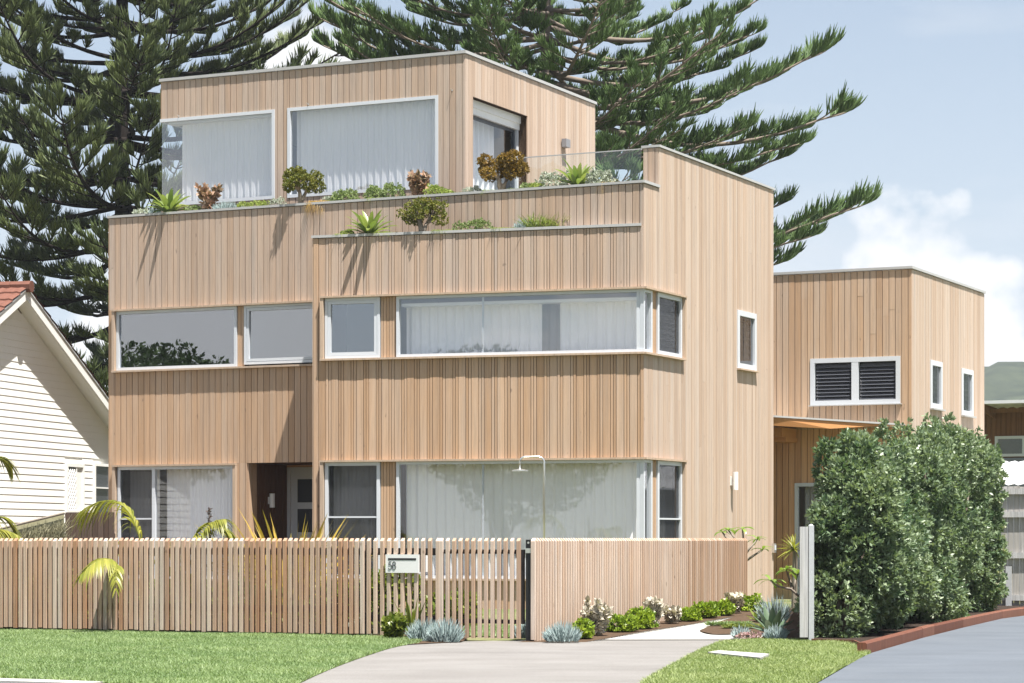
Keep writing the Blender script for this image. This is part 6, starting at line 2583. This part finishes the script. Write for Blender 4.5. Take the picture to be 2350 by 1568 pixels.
frond(t, at(272, 1330, 31.9), at(266, 1255, 30.95), at(266, 1352, 30.75), 0.20, 72, 14, -0.8)
mb = MB()
mb.tube([(p[0], p[1], -0.01), at(268, 1330, 31.9)], [0.03, 0.015], 6)
mb.build('stem', 'palm_leaf', t)
p = at(-50, 1240, 36.0)
palm(p, [((-50, 1250), (-10, 1140), (40, 1225), 0.36), ((-55, 1120), (-15, 1010), (26, 1072), 0.34), ((-60, 1240), (0, 1190), (60, 1245), 0.32)], 'palm leaves entering at the left picture edge', 36.0)
# flax
p = at(668, 1420, 34.0)
t = thing('flax_plant', (p[0], p[1], 0), 'yellow striped flax with spiky blades in front of the entry', 'plant')
N = 120
az = rng.uniform(0, 2 * math.pi, N)
el = rng.uniform(0.75, 1.45, N)
P = np.stack([p[0] + np.cos(az) * 0.05, p[1] + np.sin(az) * 0.05, np.zeros(N)], 1)
D = np.stack([np.cos(az) * np.cos(el), np.sin(az) * np.cos(el), np.sin(el)], 1)
V, Fq, T = ribbons(P, D, rng.uniform(1.3, 1.95, N), rng.uniform(0.022, 0.034, N), np.stack([np.cos(az) * 0.1, np.sin(az) * 0.1, np.full(N, -0.12)], 1), 6, None, ([0, .4, .75, 1], [.7, 1, .7, .02]))
np_mesh('blades', V, Fq, T, 'flax_leaf', t)
p = at(480, 1400, 33.6)
t = thing('flower_spike', (p[0], p[1], 0), 'dark upright flower spike beside the fine palm fronds', 'plant')
zt3 = at(480, 1170, 33.6)[2]
mb = MB()
mb.tube([(p[0], p[1], 0), (p[0], p[1], zt3)], [0.012, 0.008], 6)
mb.build('stalk', 'stem_grey', t)
Pq = np.array([(p[0], p[1], zz) for zz in np.linspace(zt3 - 0.42, zt3, 40)])
V, Fq, T = leaves(Pq, np.tile(np.array([[0, 0, 1.0]]), (40, 1)), 3, 0.05, 0.010, 0.8)
np_mesh('buds', V, Fq, T, 'brown_timber', t, smooth=False)
# yucca by the glass panel
b = at(1822, 1300, 40.0)
t = thing('yucca', (b[0], b[1], 0), 'yellow green yucca leaves left of the galvanised post top', 'plant')
N = 60
az = rng.uniform(0, 2 * math.pi, N)
el = rng.uniform(-0.3, 1.3, N)
P = np.stack([np.full(N, b[0]), np.full(N, b[1]), np.full(N, at(1822, 1262, 40.0)[2])], 1)
D = np.stack([np.cos(az) * np.cos(el), np.sin(az) * np.cos(el), np.sin(el)], 1)
V, Fq, T = ribbons(P, D, rng.uniform(0.25, 0.42, N), np.full(N, 0.012), (0, 0, -0.25), 4)
np_mesh('leaves', V, Fq, T, 'palm_leaf', t)
mb = MB()
mb.tube([(b[0], b[1], 0), (b[0] + .02, b[1], at(1822, 1262, 40.0)[2])], [0.05, 0.04], 7)
mb.build('stem', 'stem_grey', t)
# garden plants glimpsed between the battens
gl_lab = ['leafy bush behind the far left battens', 'leafy bush behind the fence below the left palm', 'leafy bush behind the fence left of the flax', 'leafy bush behind the fence right of the flax', 'broad leaved bush behind the letterbox', 'leafy bush behind the left end of the gate']
for q, (xx, yy, YY, ww, hh) in enumerate(((60, 1455, 33, 1.6, 0.75), (300, 1455, 32.6, 1.9, 0.8), (540, 1460, 32.4, 1.4, 0.6), (770, 1462, 32.2, 1.2, 0.6), (905, 1465, 31.4, 0.9, 0.8), (1040, 1450, 33.5, 0.6, 0.45))):
    p = at(xx, yy, YY)
    mound((p[0], p[1], 0.0), ww, hh, 0.7, 'garden_leaf', gl_lab[q], 420, 7, 0.10, name='garden_bush', group='bushes behind the front fence')
for q, (xx, YY) in enumerate(((860, 31.2), (930, 31.2))):
    p = at(xx, 1450, YY)
    sticks((p[0], p[1], 0.0), 0.7, 0.30, 0.3, ('grey succulents behind the left half of the letterbox panel', 'grey succulents behind the right half of the letterbox panel')[q], 260, mat='silver_leaf')
lawn_in = [at(985, 1460, 31.0)[:2], at(1215, 1460, 30.0)[:2], at(1215, 1440, 33.5)[:2], at(985, 1440, 34.0)[:2]]
sheet('lawn', lawn_in, 0.002, 'lawn_soil')
grass(lawn_in, 1500, 0.06, 0.006, 'grass_blade', 'strip of lawn seen through the gate', 0.002)

# ------------------------------------------------------------------ trees over the road, seen only in the window panes
st_l = ['broad leafy tree down the street', 'tall leafy tree down the street', 'low spreading tree down the street', 'round leafy tree across the road', 'tallest leafy tree across the road', 'small leafy tree across the road', 'wide leafy tree across the road']
for q, (x, y, h_, r_) in enumerate(((-66, 30, 8.6, 4.2), (-62, 14, 9.6, 4.6), (-54, 4, 7.6, 4.2), (-47, -6, 8.4, 4.4), (-38, -13, 9.5, 4.8), (-28, -19, 6.5, 3.8), (-17, -24, 8.5, 4.6))):
    bl = [(random.uniform(-.6, .6) * r_, random.uniform(-.5, .5) * r_, h_ - r_ * random.uniform(0.3, 1.2), r_ * .5, r_ * .5, r_ * .42) for _ in range(10)]
    shrub('street_tree', (x, y, 0), bl, 5200, 6, 0.20, 0.055, 'far_leaf', st_l[q] + ', mirrored in the window panes', 'tree', 'trees across the road', stems=4, stem_r=0.16, stemmat='bark_grey')

# ------------------------------------------------------------------ air
m, nt, o = newmat('haze')
pv = nt.nodes.new('ShaderNodeVolumePrincipled')
pv.inputs['Color'].default_value = (0.86, 0.92, 1.0, 1)
pv.inputs['Density'].default_value = 0.00026
pv.inputs['Anisotropy'].default_value = 0.2
nt.links.new(pv.outputs[0], o.inputs['Volume'])
mb = MB()
mb.slab([(-1260, -650), (1260, -650), (1260, 1320), (-1260, 1320)], -3.0, 140.0)
o = mb.build('haze', 'haze')
tag(o, 'pale blue summer haze in the air', 'haze', kind='stuff')
